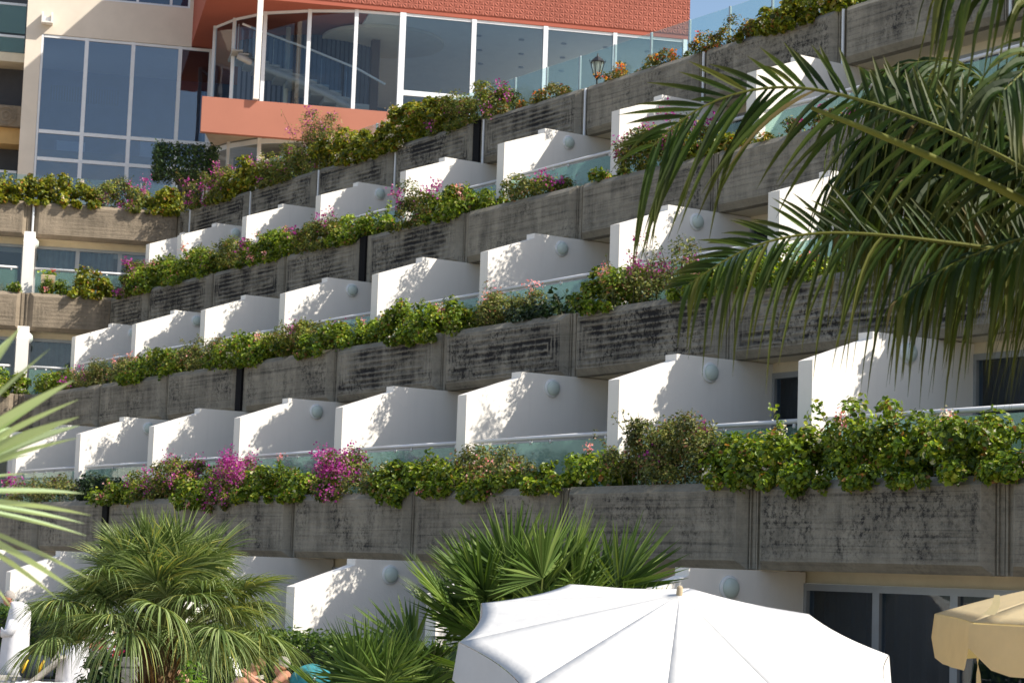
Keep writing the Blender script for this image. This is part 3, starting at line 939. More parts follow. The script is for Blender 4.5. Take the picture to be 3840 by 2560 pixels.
P_GER = ([(.055, .105, .012), (.13, .205, .018), (.23, .31, .026), (.34, .36, .04), (.32, .16, .05), (.50, .47, .27)], [3, 5, 5, 1.5, .5, .3])
P_YEL = ([(.07, .105, .010), (.15, .185, .014), (.25, .265, .02), (.36, .30, .03), (.28, .12, .02)], [2.6, 4.5, 4.5, 1.6, .6])
P_BOU = ([(.05, .085, .014), (.13, .165, .02), (.24, .23, .03), (.26, .14, .06)], [3.2, 4, 2.6, .8])
P_BRO = ([(.055, .085, .018), (.14, .165, .032), (.24, .23, .06), (.22, .10, .05)], [3, 3.8, 2.4, .7])
P_DRK = ([(.012, .030, .010), (.03, .06, .016), (.07, .10, .025)], [5, 3, 1])
P_LOW = ([(.07, .10, .02), (.16, .16, .02), (.32, .20, .02), (.30, .09, .02)], [3, 3, 1.5, .8])
C_MAG = ([(.34, .03, .28), (.44, .07, .34), (.55, .22, .40)], [3, 3, 1.5])
C_PNK = ([(.80, .30, .34), (.82, .48, .46), (.75, .20, .28)], [3, 3, 1])
C_WHT = ([(.82, .78, .68), (.80, .62, .58)], [3, 1])
C_ORG = ([(.75, .18, .03), (.80, .40, .04), (.70, .08, .04)], [2, 2, 1])

KIND = {  # palette, template, leaf radius, leaves per m3-ish, flowers, flower count per metre, stems out of the top
    'ger_pink': (P_GER, 'r', .030, 1.65, C_PNK, 2.6, 2, 'ivy geranium with pink blooms'),
    'ger_white': (P_GER, 'r', .031, 1.65, C_WHT, 3.5, 2, 'ivy geranium with white blooms'),
    'ger_green': (P_GER, 'r', .031, 1.65, C_PNK, .8, 2, 'bright green ivy geranium almost without blooms'),
    'ger_yel': (P_YEL, 'r', .042, 1.0, C_WHT, 1.8, 1, 'yellow green geranium spilling over the edge'),
    'ger_yelw': (P_YEL, 'r', .042, 1.0, C_WHT, 4.5, 1, 'yellow green geranium dotted with white blooms'),
    'bou': (P_BOU, 'o', .034, .9, C_MAG, 3.2, 3, 'bougainvillea with scattered purple bracts'),
    'bou_mag': (P_BOU, 'o', .034, .9, C_MAG, 8.5, 4, 'bougainvillea covered in magenta bracts'),
    'bou_mag2': (P_BOU, 'o', .034, .6, C_MAG, 34, 4, 'dense magenta bougainvillea cascade'),
    'bou_sparse': (P_BRO, 'o', .030, .45, C_MAG, 3, 6, 'thin straggly bougainvillea with few bracts'),
    'bou_brown': (P_BRO, 'o', .030, .75, C_PNK, 2, 5, 'brownish fine leaved bougainvillea'),
    'bou_tall': (P_BRO, 'o', .030, .5, C_MAG, 5, 9, 'tall sprawling bougainvillea with upright shoots'),
    'dark': (P_DRK, 'o', .040, 1.0, None, 0, 1, 'low dark green bushy plant'),
    'dark_big': (P_BRO, 'o', .028, 1.6, C_MAG, 1.5, 6, 'dense round small leaved shrub'),
    'low': (P_LOW, 'o', .034, .8, C_ORG, 3, 0, 'low trailing succulent with orange tips'),
    'low_or': (P_LOW, 'o', .034, .7, C_ORG, 12, 2, 'low trailing plant with orange flowers'),
    'stems': (P_DRK, 'r', .045, .18, None, 0, 7, 'few bare stalks with dark rosettes'),
    'grass': (P_GER, 'o', .03, .2, None, 0, 12, 'tuft of thin grassy green leaves'),
}


def shrub(label, kind, a0, a1, h, hang, base, T, zt, far, group, name='planter_shrub', front=.16, depth=.75):
    pal, tm, lr, dens, fl, fn, ns, _ = KIND[kind]
    L = a1-a0
    rng = R_
    ctr = T(np.array([[(a0+a1)/2, base+.35, zt]]))[0]
    root = empty(name, tuple(ctr), label, 'shrub' if 'ger' not in kind else 'flowering plant', group)
    nb = max(5, int(L*h*26))
    ca = rng.uniform(a0+.08, a1-.08, nb)
    env = .55+.45*np.sin(np.pi*np.clip((ca-a0)/L, 0, 1))**.5*np.clip(.75+.38*np.sin(ca*3.1+base)+rng.normal(0, .16, nb), .28, 1.12)
    if kind == 'dark_big': env = np.sqrt(np.clip(1-((ca-(a0+a1)/2)/(.56*L))**2, .15, 1))*rng.uniform(.85, 1.0, nb)
    cb = base+rng.uniform(-front, depth-.12, nb)
    top = np.clip(env*h-.12, .06, None)
    cz = rng.uniform(0.02, 1, nb)**.7*top
    cr = rng.uniform(.12, .24, nb)*min(1.0, .55+h*.6)
    # hanging part in front of the planter
    if hang > .03:
        h0 = rng.uniform(a0+.2, a1-.2)
        nh = max(4, int(L*5)) if hang < .12 else max(6, int(L*7))
        u_ = rng.uniform(0, 1, nh)
        ca = np.r_[ca, np.clip(h0+rng.normal(0, .14+.12*L, nh), a0+.05, a1-.05)]; cb = np.r_[cb, base-.13-rng.uniform(0, .07, nh)]
        cz = np.r_[cz, .06-hang*u_]; cr = np.r_[cr, .13-.07*u_]
    nb = len(ca)
    per = int((95 if tm == 'r' else 190)*dens*(.80 if far else 1.0))
    sc = 1.05 if far else 1.0
    n = nb*per
    idx = np.repeat(np.arange(nb), per)
    d = unit(rng.normal(size=(n, 3))+np.array([.1, -.35, .45]))
    rr = cr[idx]*rng.uniform(.45, 1.12, n)
    pos = np.stack([ca[idx], cb[idx], cz[idx]+zt], 1)+d*rr[:, None]
    nrm = d*.7+rng.normal(size=(n, 3))*.45+np.array([0, -.1, .45])
    keep = (pos[:, 2] > zt-.02) | (pos[:, 1] < base-.10)
    keep &= ~((pos[:, 2] < zt+.02) & (pos[:, 1] < base-.02) & (hang < .03))
    pos, nrm = pos[keep], nrm[keep]
    col = tint(len(pos), *pal)
    # clumps differ a little
    bt = 1+rng.uniform(-.35, .30, nb)
    col = col*bt[idx[keep]][:, None]
    m = MB(T)
    scatter(m, T_ROUND if tm == 'r' else T_OVAL, pos, nrm, lr*sc*rng.uniform(.5, 1.3, len(pos)), col)
    # shoots
    stems = MB(T)
    tips = []
    for i in range(int(ns*max(1, L))):
        a = rng.uniform(a0+.1, a1-.1); b = base+rng.uniform(0, depth-.2)
        ln_ = h*rng.uniform(.75, 1.12) if kind != 'grass' else h*rng.uniform(.6, 1.1)
        dx, dy = rng.normal(0, .22), rng.normal(-.10, .15)
        pts = []
        for t in (0, .35, .7, 1.0):
            pts.append((a+dx*t*t*ln_*1.4, b+dy*t*t*ln_*1.4, zt+ln_*(t-.18*t*t*abs(dx)*3)))
        stems.tube(pts, [.010, .008, .006, .003] if kind != 'grass' else [.008, .007, .005, .002], 4, False)
        if kind == 'grass': continue
        q = np.array(pts)
        k = int(26*(dens+.3))
        t = rng.uniform(.35, 1, k)*(len(q)-1); i0 = np.minimum(t.astype(int), len(q)-2); f = (t-i0)[:, None]
        p = q[i0]*(1-f)+q[i0+1]*f+rng.normal(size=(k, 3))*.035
        scatter(m, T_ROUND if tm == 'r' else T_OVAL, p, rng.normal(size=(k, 3))+np.array([0, -.2, .5]), lr*sc*rng.uniform(.6, 1.1, k), tint(k, *pal))
        tips.append(q[-1]); tips.append(q[-2])
    m.build('foliage', M['leaf' if tm == 'r' else 'dleaf'], root, False)
    if stems.n: stems.build('stems', M['stem'], root)
    if fl:
        k = max(1, int(fn*L)) if fn*L >= .5 or rng.random() < fn*L else 0
        if k:
            F = MB(T)
            for i in range(k):
                if tips and rng.random() < .45:
                    c = tips[rng.integers(len(tips))]+rng.normal(size=3)*.04
                else:
                    j = rng.integers(nb)
                    dd = unit(rng.normal(size=3)*.7+np.array([.35, -.8, .65]))
                    c = np.array([ca[j], cb[j], cz[j]+zt])+dd*cr[j]*1.12
                if 'bou' in kind or kind == 'dark_big': q, sp, sz = 34, .075, .026
                elif 'low' in kind: q, sp, sz = 10, .03, .022
                else: q, sp, sz = 30, .045, .020
                if far: q = int(q*.7); sz *= 1.3
                pp = c+rng.normal(size=(q, 3))*sp
                scatter(F, T_BRACT, pp, rng.normal(size=(q, 3))+np.array([.3, -.5, .5]), sz*rng.uniform(.7, 1.2, q), tint(q, *fl))
            F.build('flowers', M['petal'], root)
    return root


ROW = {1: 'lowest planter', 2: 'second planter up', 3: 'third planter up', 4: 'topmost planter'}
ORD = ['first', 'second', 'third', 'fourth', 'fifth', 'sixth', 'seventh', 'eighth', 'ninth', 'tenth', 'eleventh', 'twelfth', 'thirteenth', 'fourteenth',
       'fifteenth', 'sixteenth', 'seventeenth', 'eighteenth', 'nineteenth', 'twentieth', 'twenty-first', 'twenty-second', 'twenty-third', 'twenty-fourth']
PL = {
1: [(-43.67, -40.34, .71, 'bou_sparse', 0), (-40.1, -38.34, .58, 'dark', 0), (-38.43, -36.46, .59, 'ger_pink', .05), (-36.57, -35.27, .70, 'bou', 0), (-35.76, -34.41, .86, 'bou_mag', 0), (-35.07, -33.14, .57, 'ger_pink', .2), (-33.4, -32.02, .86, 'bou_mag2', .25), (-32.27, -30.8, .72, 'ger_pink', .1), (-31.2, -29.2, .59, 'ger_pink', .1), (-29.28, -28.21, .83, 'bou_mag2', .1), (-28.35, -27.19, .71, 'bou_sparse', 0), (-27.66, -26.29, .55, 'ger_green', .2), (-26.55, -25.05, .65, 'ger_green', .05), (-25.08, -23.62, .74, 'bou_brown', 0), (-24.62, -23.41, .42, 'ger_pink', .2), (-23.57, -22.28, .45, 'ger_green', .05), (-22.43, -21.25, .62, 'ger_green', 0), (-21.27, -19.34, .96, 'dark_big', 0), (-19.46, -18.08, .66, 'ger_white', .05), (-18.12, -17.09, .89, 'ger_white', .22), (-17.2, -16.28, .9, 'ger_pink', .15), (-16.41, -15.47, .80, 'ger_pink', .15), (-15.6, -14.62, .76, 'ger_white', .05), (-14.69, -13.6, .71, 'ger_pink', .05)],
2: [(-49.6, -47.6, .80, 'ger_green', 0), (-48.1, -45.93, .64, 'bou_sparse', 0), (-46.34, -43.49, .73, 'bou_brown', 0), (-43.74, -40.9, .74, 'ger_green', .1), (-41.13, -38.96, .81, 'bou_brown', 0), (-39.7, -36.86, .71, 'ger_white', .1), (-37.64, -35.74, .7, 'ger_green', .05), (-36.77, -34.67, .83, 'bou', 0), (-35.11, -32.82, .7, 'ger_pink', .1), (-33.15, -31.04, .82, 'ger_white', .1), (-31.41, -29.25, .72, 'ger_green', .15), (-29.39, -27.67, .86, 'bou_brown', 0), (-27.86, -26.92, .40, 'dark', 0), (-26.99, -26.15, .5, 'stems', 0), (-25.97, -24.79, .82, 'ger_pink', .05), (-25.29, -23.22, 1.02, 'bou_tall', 0), (-23.47, -21.92, .6, 'ger_green', .05), (-22.01, -20.23, .55, 'ger_pink', .05), (-20.4, -18.94, .52, 'ger_green', 0), (-19.02, -18.04, .5, 'dark', 0), (-18.41, -17.17, .52, 'ger_pink', .05), (-17.25, -16.0, .5, 'ger_green', 0)],
3: [(-51.4, -49.9, 1.05, 'bou_mag', .1), (-51.07, -47.86, .91, 'ger_green', .1), (-48.4, -45.32, .9, 'ger_pink', .05), (-46.06, -43.43, .89, 'bou', 0), (-43.66, -41.23, .9, 'ger_pink', .05), (-41.44, -39.19, .92, 'bou', .05), (-39.58, -36.93, .71, 'ger_green', .1), (-36.57, -35.35, 1.05, 'bou_mag', .05), (-35.78, -33.95, .75, 'ger_pink', .1), (-34.19, -32.93, .55, 'ger_green', 0), (-32.4, -30.88, .66, 'bou', 0), (-29.78, -28.73, .34, 'ger_green', 0), (-28.93, -26.55, .97, 'bou_mag', 0), (-27.49, -25.54, .52, 'ger_yel', 0), (-25.87, -24.42, .26, 'low', 0), (-24.27, -22.79, .44, 'bou', 0), (-22.79, -21.33, .4, 'ger_green', 0)],
4: [(-53.4, -50.68, 1.08, 'bou_mag', .05), (-51.37, -48.58, 1.0, 'ger_yelw', .1), (-49.22, -46.24, 1.1, 'bou', .05), (-46.72, -44.85, 1.61, 'bou_tall', 0), (-45.77, -43.09, .95, 'ger_yel', .15), (-43.41, -41.62, .85, 'ger_yel', .15), (-42.14, -39.47, 1.16, 'ger_yelw', .15), (-40.23, -37.11, 1.0, 'bou', .05), (-37.82, -35.76, .36, 'low', 0), (-35.93, -34.5, .40, 'low', 0), (-33.3, -31.94, .38, 'low_or', 0), (-31.94, -30.7, .36, 'low_or', 0), (-30.83, -29.39, .45, 'low', 0), (-29.64, -28.27, .5, 'low', 0), (-28.76, -27.32, .68, 'ger_yelw', .05), (-27.79, -25.86, .69, 'ger_yel', .12)],
}
for l in PL:
    zt = .14+H*(l-1)+.96
    for i, (a0, a1, h, k, hang) in enumerate(PL[l]):
        lab = '%s, %s from the left in the %s' % (KIND[k][7], ORD[i], ROW[l])
        shrub(lab, k, a0, a1, h*(1.0 if l == 4 or a0 > -22 else .92), hang*(.75 if a0 > -20 else 1), B1+SET*(l-1), ident, zt, l >= 3 or a1 < -36, 'plants along the '+ROW[l], front=.10)
WPL = {4: [(-3.2, -1.2, .9, 'ger_yel', .1, 'yellow green geranium at the far left on the wing roof'), (-1.4, .05, .86, 'ger_yel', .1, 'yellow green geranium above the pier joint of the wing'), (-.26, 1.48, .95, 'ger_yel', .1, 'yellow green geranium beside the purple bougainvillea on the wing'),
           (1.36, 2.81, 1.0, 'bou_mag', .14, 'purple bougainvillea hanging over the tan wing planter'), (2.6, 3.75, .9, 'ger_yel', .15, 'yellow green geranium at the inner corner of the wing')],
       3: [(-1.3, -.55, .32, 'grass', 0, 'small grassy tuft left of the white pier'), (-.95, -.5, .36, 'ger_green', 0, 'tiny green plant against the white pier foot'), (-.03, .75, .55, 'ger_green', .02, 'small geranium in front of the square tan pot'), (.75, 1.9, .78, 'ger_yel', .05, 'full round geranium before the corner on the wing balcony')],
       2: [(-1.5, -.6, .75, 'ger_green', .05, 'green geranium at the left edge of the low wing planter'), (-.8, -.1, .6, 'ger_green', 0, 'green geranium in the corner of the low wing planter')]}
for l in WPL:
    zt = .14+H*(l-1)+.96
    for a0, a1, h, k, hang, lab in WPL[l]:
        shrub(lab, k, a0, a1, h, hang, NB[l], wing, zt, True, 'plants on the wing planters', front=.10)
# square pot on the wing balcony
pt = empty('square_pot', wpt(.15, NB[3]+.95, 6.9), 'square tan pot with a few red blooms on the wing balcony', 'plant pot')
m = MB(wing)
m.loft([((.15, NB[3]+.52, 6.85), (.15, -.15, 0), (.15, .15, 0)), ((.15, NB[3]+.52, 7.48), (.19, -.19, 0), (.19, .19, 0)), ((.15, NB[3]+.52, 7.5), (.16, -.16, 0), (.16, .16, 0)), ((.15, NB[3]+.52, 7.42), (.15, -.15, 0), (.15, .15, 0))], 4)
m.build('pot', M['wood'], pt)
m = MB(wing); n = 60
scatter(m, T_ROUND, np.array([.2, NB[3]+.5, 7.55])+R_.normal(size=(n, 3))*np.array([.09, .09, .05]), R_.normal(size=(n, 3))+[0, 0, 1], .04*np.ones(n), tint(n, *P_GER)); m.build('foliage', M['leaf'], pt)
m = MB(wing); n = 40
scatter(m, T_BRACT, np.array([.27, NB[3]+.4, 7.62])+R_.normal(size=(n, 3))*.035, R_.normal(size=(n, 3))+[0, 0, 1], .02*np.ones(n), tint(n, [(.6, .05, .06)], [1])); m.build('flowers', M['petal'], pt)

# clipped bush on the wing roof
tp = empty('clipped_tree', wpt(3.88, 60.5, 9.6), 'dark green clipped box shaped tree on a short trunk before the blue windows', 'tree')
m = MB(wing); m.tube([(3.88, 60.5, 9.6), (3.9, 60.52, 10.5), (3.86, 60.5, 11.3)], [.06, .05, .03], 8)
for k in range(6): m.tube([(3.88, 60.5, 10.9), (3.88+.6*math.cos(k), 60.5+.5*math.sin(k), 11.5)], [.025, .01], 5)
m.build('trunk', M['stem'], tp)
m = MB(wing); n = 5200
q = R_.uniform(-1, 1, (n, 3)); ax = R_.integers(0, 3, n); q[np.arange(n), ax] = np.sign(q[np.arange(n), ax])*R_.uniform(.72, 1.06, n)
q = np.sign(q)*np.abs(q)**1.0
sph = unit(q)*1.25; q = q*.62+sph*.38*np.linalg.norm(q, axis=1, keepdims=True)*.8
pos = np.array([3.88, 60.5, 11.63])+q*np.array([.86, .7, .46])+R_.normal(size=(n, 3))*.04
scatter(m, T_OVAL, pos, unit(q)+R_.normal(size=(n, 3))*.5, R_.uniform(.035, .065, n), tint(n, [(.012, .035, .010), (.03, .07, .015), (.08, .13, .03)], [4, 4, 1.6]))
m.build('crown', M['dleaf'], tp)

# ---------------------------------------------------------------- hedge in front of the ground floor
hd = empty('clipped_hedge', (-26, 12.6, GROUND), 'clipped green hedge in front of the ground floor walls behind the sunbathers', 'hedge')
m = MB(); n = 24000
q = np.stack([R_.uniform(-38, -15, n), R_.uniform(12.8, 13.28, n), R_.uniform(GROUND+.2, -1.0, n)], 1)
fc = R_.integers(0, 3, n)
q[fc == 0, 1] = 12.76+R_.normal(size=(fc == 0).sum())*.04; q[fc >= 1, 2] = -1.0+R_.normal(size=(fc >= 1).sum())*.06
scatter(m, T_OVAL, q, R_.normal(size=(n, 3))*.7+np.array([.2, -.4, .9]), R_.uniform(.03, .055, n), tint(n, [(.03, .07, .012), (.07, .13, .02), (.13, .20, .03)], [3, 4, 2]))
m.build('foliage', M['leaf'], hd)
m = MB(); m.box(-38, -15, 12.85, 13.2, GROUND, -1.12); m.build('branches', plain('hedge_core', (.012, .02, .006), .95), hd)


# ---------------------------------------------------------------- palms
def fan_leaf(mb, root, az, el, pet, R, n_l, droop, w, pal, stiff, roll=0., span=2.0, cup=.18):
    """petiole from root, then leaflets fanned about its end"""
    d = np.array([math.cos(az)*math.cos(el), math.sin(az)*math.cos(el), math.sin(el)])
    s0 = np.array([-math.sin(az), math.cos(az), 0.])
    nn = np.cross(d, s0)*-1
    nn = unit(nn if nn[2] > 0 else -nn)
    s = math.cos(roll)*s0+math.sin(roll)*nn; nn = np.cross(s, d); nn = nn if nn[2] > -.2 else -nn
    bend = 1.0-stiff
    p1 = root+d*pet*.55; p2 = root+d*pet-np.array([0, 0, pet*.18*bend])
    d2 = unit(unit(p2-p1)*1.0-np.array([0, 0, .22*bend])); s2 = unit(np.cross(nn, d2)); n2 = np.cross(d2, s2)
    pw = .012
    mb.add([root-s*pw, root+s*pw, p1-s*pw, p1+s*pw, p2-s2*pw*.8, p2+s2*pw*.8, root+nn*pw*1.4, p1+nn*pw*1.4, p2+nn*pw],
           [(0, 1, 3, 2), (2, 3, 5, 4), (0, 2, 7, 6), (1, 6, 7, 3), (2, 4, 8, 7), (3, 7, 8, 5)], None, np.array([[.14, .17, .05]]))
    ph = np.linspace(-span, span, n_l)+R_.normal(0, .02, n_l)
    D = np.cos(ph)[:, None]*d2+np.sin(ph)[:, None]*s2
    D = unit(D+n2*cup*(np.abs(ph)/span)[:, None]**1.0+R_.normal(size=D.shape)*.035)
    Ls = R*(.70+.30*np.cos(ph*.62))*R_.uniform(.9, 1.06, n_l)
    prof = [.45, .85, 1.0, .9, .6, .3, .03]
    col = tint(n_l, *pal, jit=.14)
    blades(mb, np.repeat(p2[None, :], n_l, 0), D, np.repeat(n2[None, :], n_l, 0), Ls, w, droop*R_.uniform(.7, 1.35, n_l), col, seg=6, prof=prof, fold=.3)


def fan_palm(label, loc, top, leaves, R, pet, n_l, droop, w, pal, stiff, el0, el1, group=None, trunk_r=.13, seed=1, span=2.0, skip=None, young=0, rl=.35):
    global R_
    R_ = np.random.default_rng(seed)
    root = empty('fan_palm', loc, label, 'palm', group)
    x, y, z = loc
    m = MB()
    hh = top-z
    m.tube([(x, y, z-.05), (x+.02, y, z+hh*.35), (x, y+.02, z+hh*.7), (x, y, top-.05)], [trunk_r*1.15, trunk_r, trunk_r, trunk_r*.8], 14)
    m.build('trunk', M['bark'], root, True)
    # fibre and old leaf bases
    m = MB(); n = 150
    a = R_.uniform(0, 2*math.pi, n); zz = R_.uniform(top-min(.75, hh*.6), top-.02, n)
    P = np.stack([x+trunk_r*.8*np.cos(a), y+trunk_r*.8*np.sin(a), zz], 1)
    blades(m, P, np.stack([np.cos(a)*.5, np.sin(a)*.5, .85+0*a], 1), np.stack([np.cos(a), np.sin(a), 0*a], 1), R_.uniform(.12, .3, n), .035, .1, tint(n, [(.20, .11, .04), (.11, .06, .025), (.30, .20, .07)], [3, 3, 1]), seg=3, prof=[1, .8, .5, .1])
    m.build('leaf_bases', M['palm'], root)
    for i in range(leaves):
        t = (i+.5)/leaves
        az = i*2.399963+R_.uniform(-.2, .2)
        el = el1+(el0-el1)*t**.85+R_.normal(0, .14)
        if skip and skip(az, el): continue
        m = MB()
        r0 = np.array([x+.05*math.cos(az), y+.05*math.sin(az), top-.12+.10*t])
        fan_leaf(m, r0, az, el, pet*R_.uniform(.75, 1.2)*(1.0-.12*t), R*R_.uniform(.88, 1.1), n_l, droop*(1.25-.75*t)*R_.uniform(.55, 1.4), w, pal, stiff, roll=R_.uniform(-rl, rl), span=span)
        m.build('frond', M['palm'], root)
    return root


PAL_L = ([(.09, .14, .04), (.17, .235, .075), (.29, .355, .15), (.36, .36, .10)], [3, 4, 3.4, .8])
PAL_C = ([(.06, .11, .02), (.11, .18, .04), (.18, .25, .065)], [3, 4, 2.4])
fan_palm('fan palm with long drooping leaf tips in front of the bathers at the lower left', (-16.86, 7.39, GROUND), -.68, 84, .60, .84, 64, .48, .0165, PAL_L, .45, 1.52, .14, 'fan palms by the pool', .17, 5, span=1.9)
fan_palm('stiff leaved fan palm behind the white parasol', (-13.45, 9.02, GROUND), -.78, 54, .60, .88, 34, .0, .040, PAL_C, 1.0, 1.34, -.50, 'fan palms by the pool', .14, 8, span=1.6, rl=1.1)
fan_palm('small stiff fan palm low beside the white parasol', (-13.35, 7.55, GROUND), -1.15, 20, .52, .42, 28, .05, .030, PAL_C, .95, 1.45, -.2, 'fan palms by the pool', .10, 21, span=1.7)


def frond(root, pts, mid, nL, Lmax, w, pal, up_bias, droop, seedn, name='frond', sides=(1, 1), lenprof=None, r0=.016, stiff_up=0., upl=1.0):
    """feather leaf along a curved rachis: pairs of folded leaflets"""
    global R_
    R_ = np.random.default_rng(seedn)
    P = np.array(pts, float)
    # smooth resample
    t0 = np.r_[0, np.cumsum(np.linalg.norm(np.diff(P, axis=0), axis=1))]; t0 /= t0[-1]
    def at(t):
        return np.stack([np.interp(t, t0, P[:, k]) for k in range(3)], -1)
    tt = np.linspace(0, 1, 40); Q = at(tt)
    for _ in range(6): Q[1:-1] = (Q[:-2]+2*Q[1:-1]+Q[2:])/4
    m = MB()
    rr = np.interp(tt, [0, 1], [r0, r0*.18])
    n0 = m.n
    m.tube(list(Q), list(rr), 6)
    m.col[-1] = np.ones((m.n-n0, 3))*np.array([.16, .17, .035])
    def atq(t):
        return np.stack([np.interp(t, tt, Q[:, k]) for k in range(3)], -1)
    for sgn, on in ((1, sides[0]), (-1, sides[1])):
        if not on: continue
        t = np.linspace(mid, .995, nL)+R_.uniform(-.004, .004, nL)
        p = atq(t); tg = unit(atq(np.minimum(t+.02, 1))-atq(np.maximum(t-.02, 0)))
        upv = np.array([0, 0, 1.0])
        hs = unit(np.cross(tg, upv)); vs = np.cross(hs, tg)
        sd = hs*sgn*(1-up_bias)+vs*sgn*up_bias if sgn > 0 else -(hs*(1-up_bias)+vs*up_bias)
        sd = unit(sd+R_.normal(size=sd.shape)*.15)
        fwd = np.interp(t, [mid, .6, 1], [.45, .75, 1.6])[:, None]
        D = unit(sd+tg*fwd)
        Ls = Lmax*np.interp(t, [0, .12, .3, .7, .92, 1], lenprof or [.55, .8, 1, .95, .65, .4])*R_.uniform(.82, 1.1, nL)
        if sgn > 0: Ls = Ls*upl
        Ls = np.where(R_.random(nL) < .10, Ls*R_.uniform(.35, .7, nL), Ls)
        dr = droop if sgn < 0 else droop*(1-stiff_up)
        dr = dr+np.where(R_.random(nL) < .07, .3, 0.)
        nrm = unit(np.cross(D, sd)+R_.normal(size=D.shape)*.25)
        fix = np.where(np.linalg.norm(np.cross(D, tg), axis=1, keepdims=True) < 1e-3, hs, unit(np.cross(D, tg)))
        blades(m, p, D, fix*sgn, Ls, w*R_.uniform(.8, 1.15, nL), dr*R_.uniform(.55, 1.4, nL), tint(nL, *pal, jit=.2), seg=7, prof=[.35, .75, 1, 1, .9, .7, .4, .04], fold=.28, tipcol=(.10, .105, .025))
    return m.build(name, M['palm'], root)


PAL_R = ([(.014, .032, .005), (.027, .056, .008), (.055, .092, .014), (.10, .11, .022), (.16, .12, .05)], [3.5, 4, 2, .5, .15])
FR = {
'A': [(-6.446, 7.264, 1.773), (-6.643, 7.108, 1.955), (-6.868, 6.912, 2.116), (-7.121, 6.678, 2.259), (-7.343, 6.501, 2.351), (-7.456, 6.413, 2.383), (-7.612, 6.266, 2.377), (-7.752, 6.069, 2.289), (-7.834, 5.963, 2.186), (-7.894, 5.893, 2.078)],
'B': [(-6.852, 7.785, 1.59), (-7.02, 7.516, 1.643), (-7.238, 7.171, 1.682), (-7.308, 7.061, 1.694), (-7.425, 6.877, 1.71), (-7.563, 6.664, 1.71), (-7.672, 6.503, 1.674), (-7.755, 6.386, 1.629), (-7.854, 6.254, 1.528), (-7.931, 6.155, 1.428)],
'C': [(-6.387, 7.198, 1.636), (-6.578, 6.866, 1.82), (-6.764, 6.548, 1.971), (-6.894, 6.328, 2.067), (-7.013, 6.127, 2.149)],
'D': [(-6.981, 7.866, 2.03), (-7.144, 7.575, 2.224), (-7.27, 7.357, 2.338), (-7.4, 7.138, 2.424), (-7.512, 6.951, 2.497)],
'E': [(-7.118, 8.021, 2.047), (-7.24, 7.771, 2.346), (-7.333, 7.584, 2.559), (-7.409, 7.445, 2.664), (-7.505, 7.296, 2.668), (-7.606, 7.153, 2.607)],
'F': [(-6.176, 7.07, 2.047), (-6.23, 6.904, 2.446), (-6.309, 6.739, 2.652), (-6.399, 6.586, 2.723), (-6.487, 6.46, 2.679)],
'G': [(-6.638, 7.541, 1.687), (-6.806, 7.286, 1.666), (-6.927, 7.116, 1.587), (-7.047, 6.952, 1.488), (-7.158, 6.808, 1.348)],
'H': [(-7.238, 8.221, 1.976), (-7.373, 7.946, 2.302), (-7.472, 7.762, 2.452), (-7.592, 7.569, 2.489), (-7.72, 7.387, 2.414), (-7.829, 7.248, 2.273)],
'I': [(-7.024, 8.043, 1.748), (-7.209, 7.715, 1.953), (-7.347, 7.482, 2.053), (-7.489, 7.26, 2.065), (-7.624, 7.062, 2.014), (-7.728, 6.925, 1.899)],
}
PS = .88
RHX = (.5437, .8393)
FR = {k: [tuple(PS*c for c in p) for p in v] for k, v in FR.items()}
CX, CY, CZ = -6.45*PS, 8.05*PS, 1.55*PS
fp = empty('feather_palm', (CX, CY, GROUND), 'feather palm reaching in from the right with drooping dark fronds', 'palm')
m = MB(); m.tube([(CX, CY, GROUND-.05), (CX+.03, CY, -1.0), (CX, CY+.03, .4), (CX, CY, CZ)], [.24, .2, .18, .2], 16); m.build('trunk', M['bark'], fp, True)
HUB = (CX, CY, CZ)
frond(fp, [HUB]+FR['A'], .10, 54, .54, .026, PAL_R, .86, .30, 101, lenprof=[.42, .55, .72, 1.0, 1.0, .75], stiff_up=.75, upl=.62)
frond(fp, [HUB]+FR['B'], .10, 66, .42, .021, PAL_R, .80, .75, 102, stiff_up=.8, upl=.75)
frond(fp, [HUB]+FR['D'], .30, 20, .30, .036, PAL_R, .75, .25, 103, stiff_up=.9, upl=.8)
frond(fp, [HUB]+FR['E'], .20, 44, .62, .034, PAL_R, .30, 1.15, 104)
frond(fp, [HUB]+FR['F'], .25, 40, .56, .036, PAL_R, .20, 1.15, 105)
frond(fp, [HUB]+FR['G'], .15, 40, .34, .030, PAL_R, .30, 1.1, 106)
frond(fp, [HUB]+FR['H'], .12, 52, .70, .034, PAL_R, .30, 1.2, 107)
frond(fp, [HUB]+FR['I'], .12, 54, .52, .034, PAL_R, .25, 1.1, 108)
frond(fp, [HUB]+[(p[0]*1.04, p[1]*1.04, p[2]*1.04-.10) for p in FR['H']], .12, 50, .80, .034, PAL_R, .2, 1.2, 109)
frond(fp, [HUB]+[(p[0]*1.05, p[1]*1.05, p[2]*1.05+.12) for p in FR['I']], .12, 48, .58, .034, PAL_R, .2, 1.2, 110)
for j, (dx, dz, sc_) in enumerate(((.10, .30, 1.03), (-.12, .16, 1.06), (.22, .02, 1.05), (.02, -.12, 1.03), (.30, .42, 1.07), (.34, .18, 1.02))):
    src = FR['H' if j % 2 else 'I']
    frond(fp, [HUB]+[(p[0]*sc_+RHX[0]*dx, p[1]*sc_+RHX[1]*dx, p[2]*sc_+dz) for p in src], .10, 58, .62, .028, PAL_R, .2, 1.25, 140+j)
m = MB()
m.tube([HUB]+FR['C'], [.026, .022, .019, .016, .013, .009], 8); m.col[-1] = np.ones((m.n, 3))*np.array([.17, .18, .03]); m.build('bare_frond_stalk', M['palm'], fp, True)
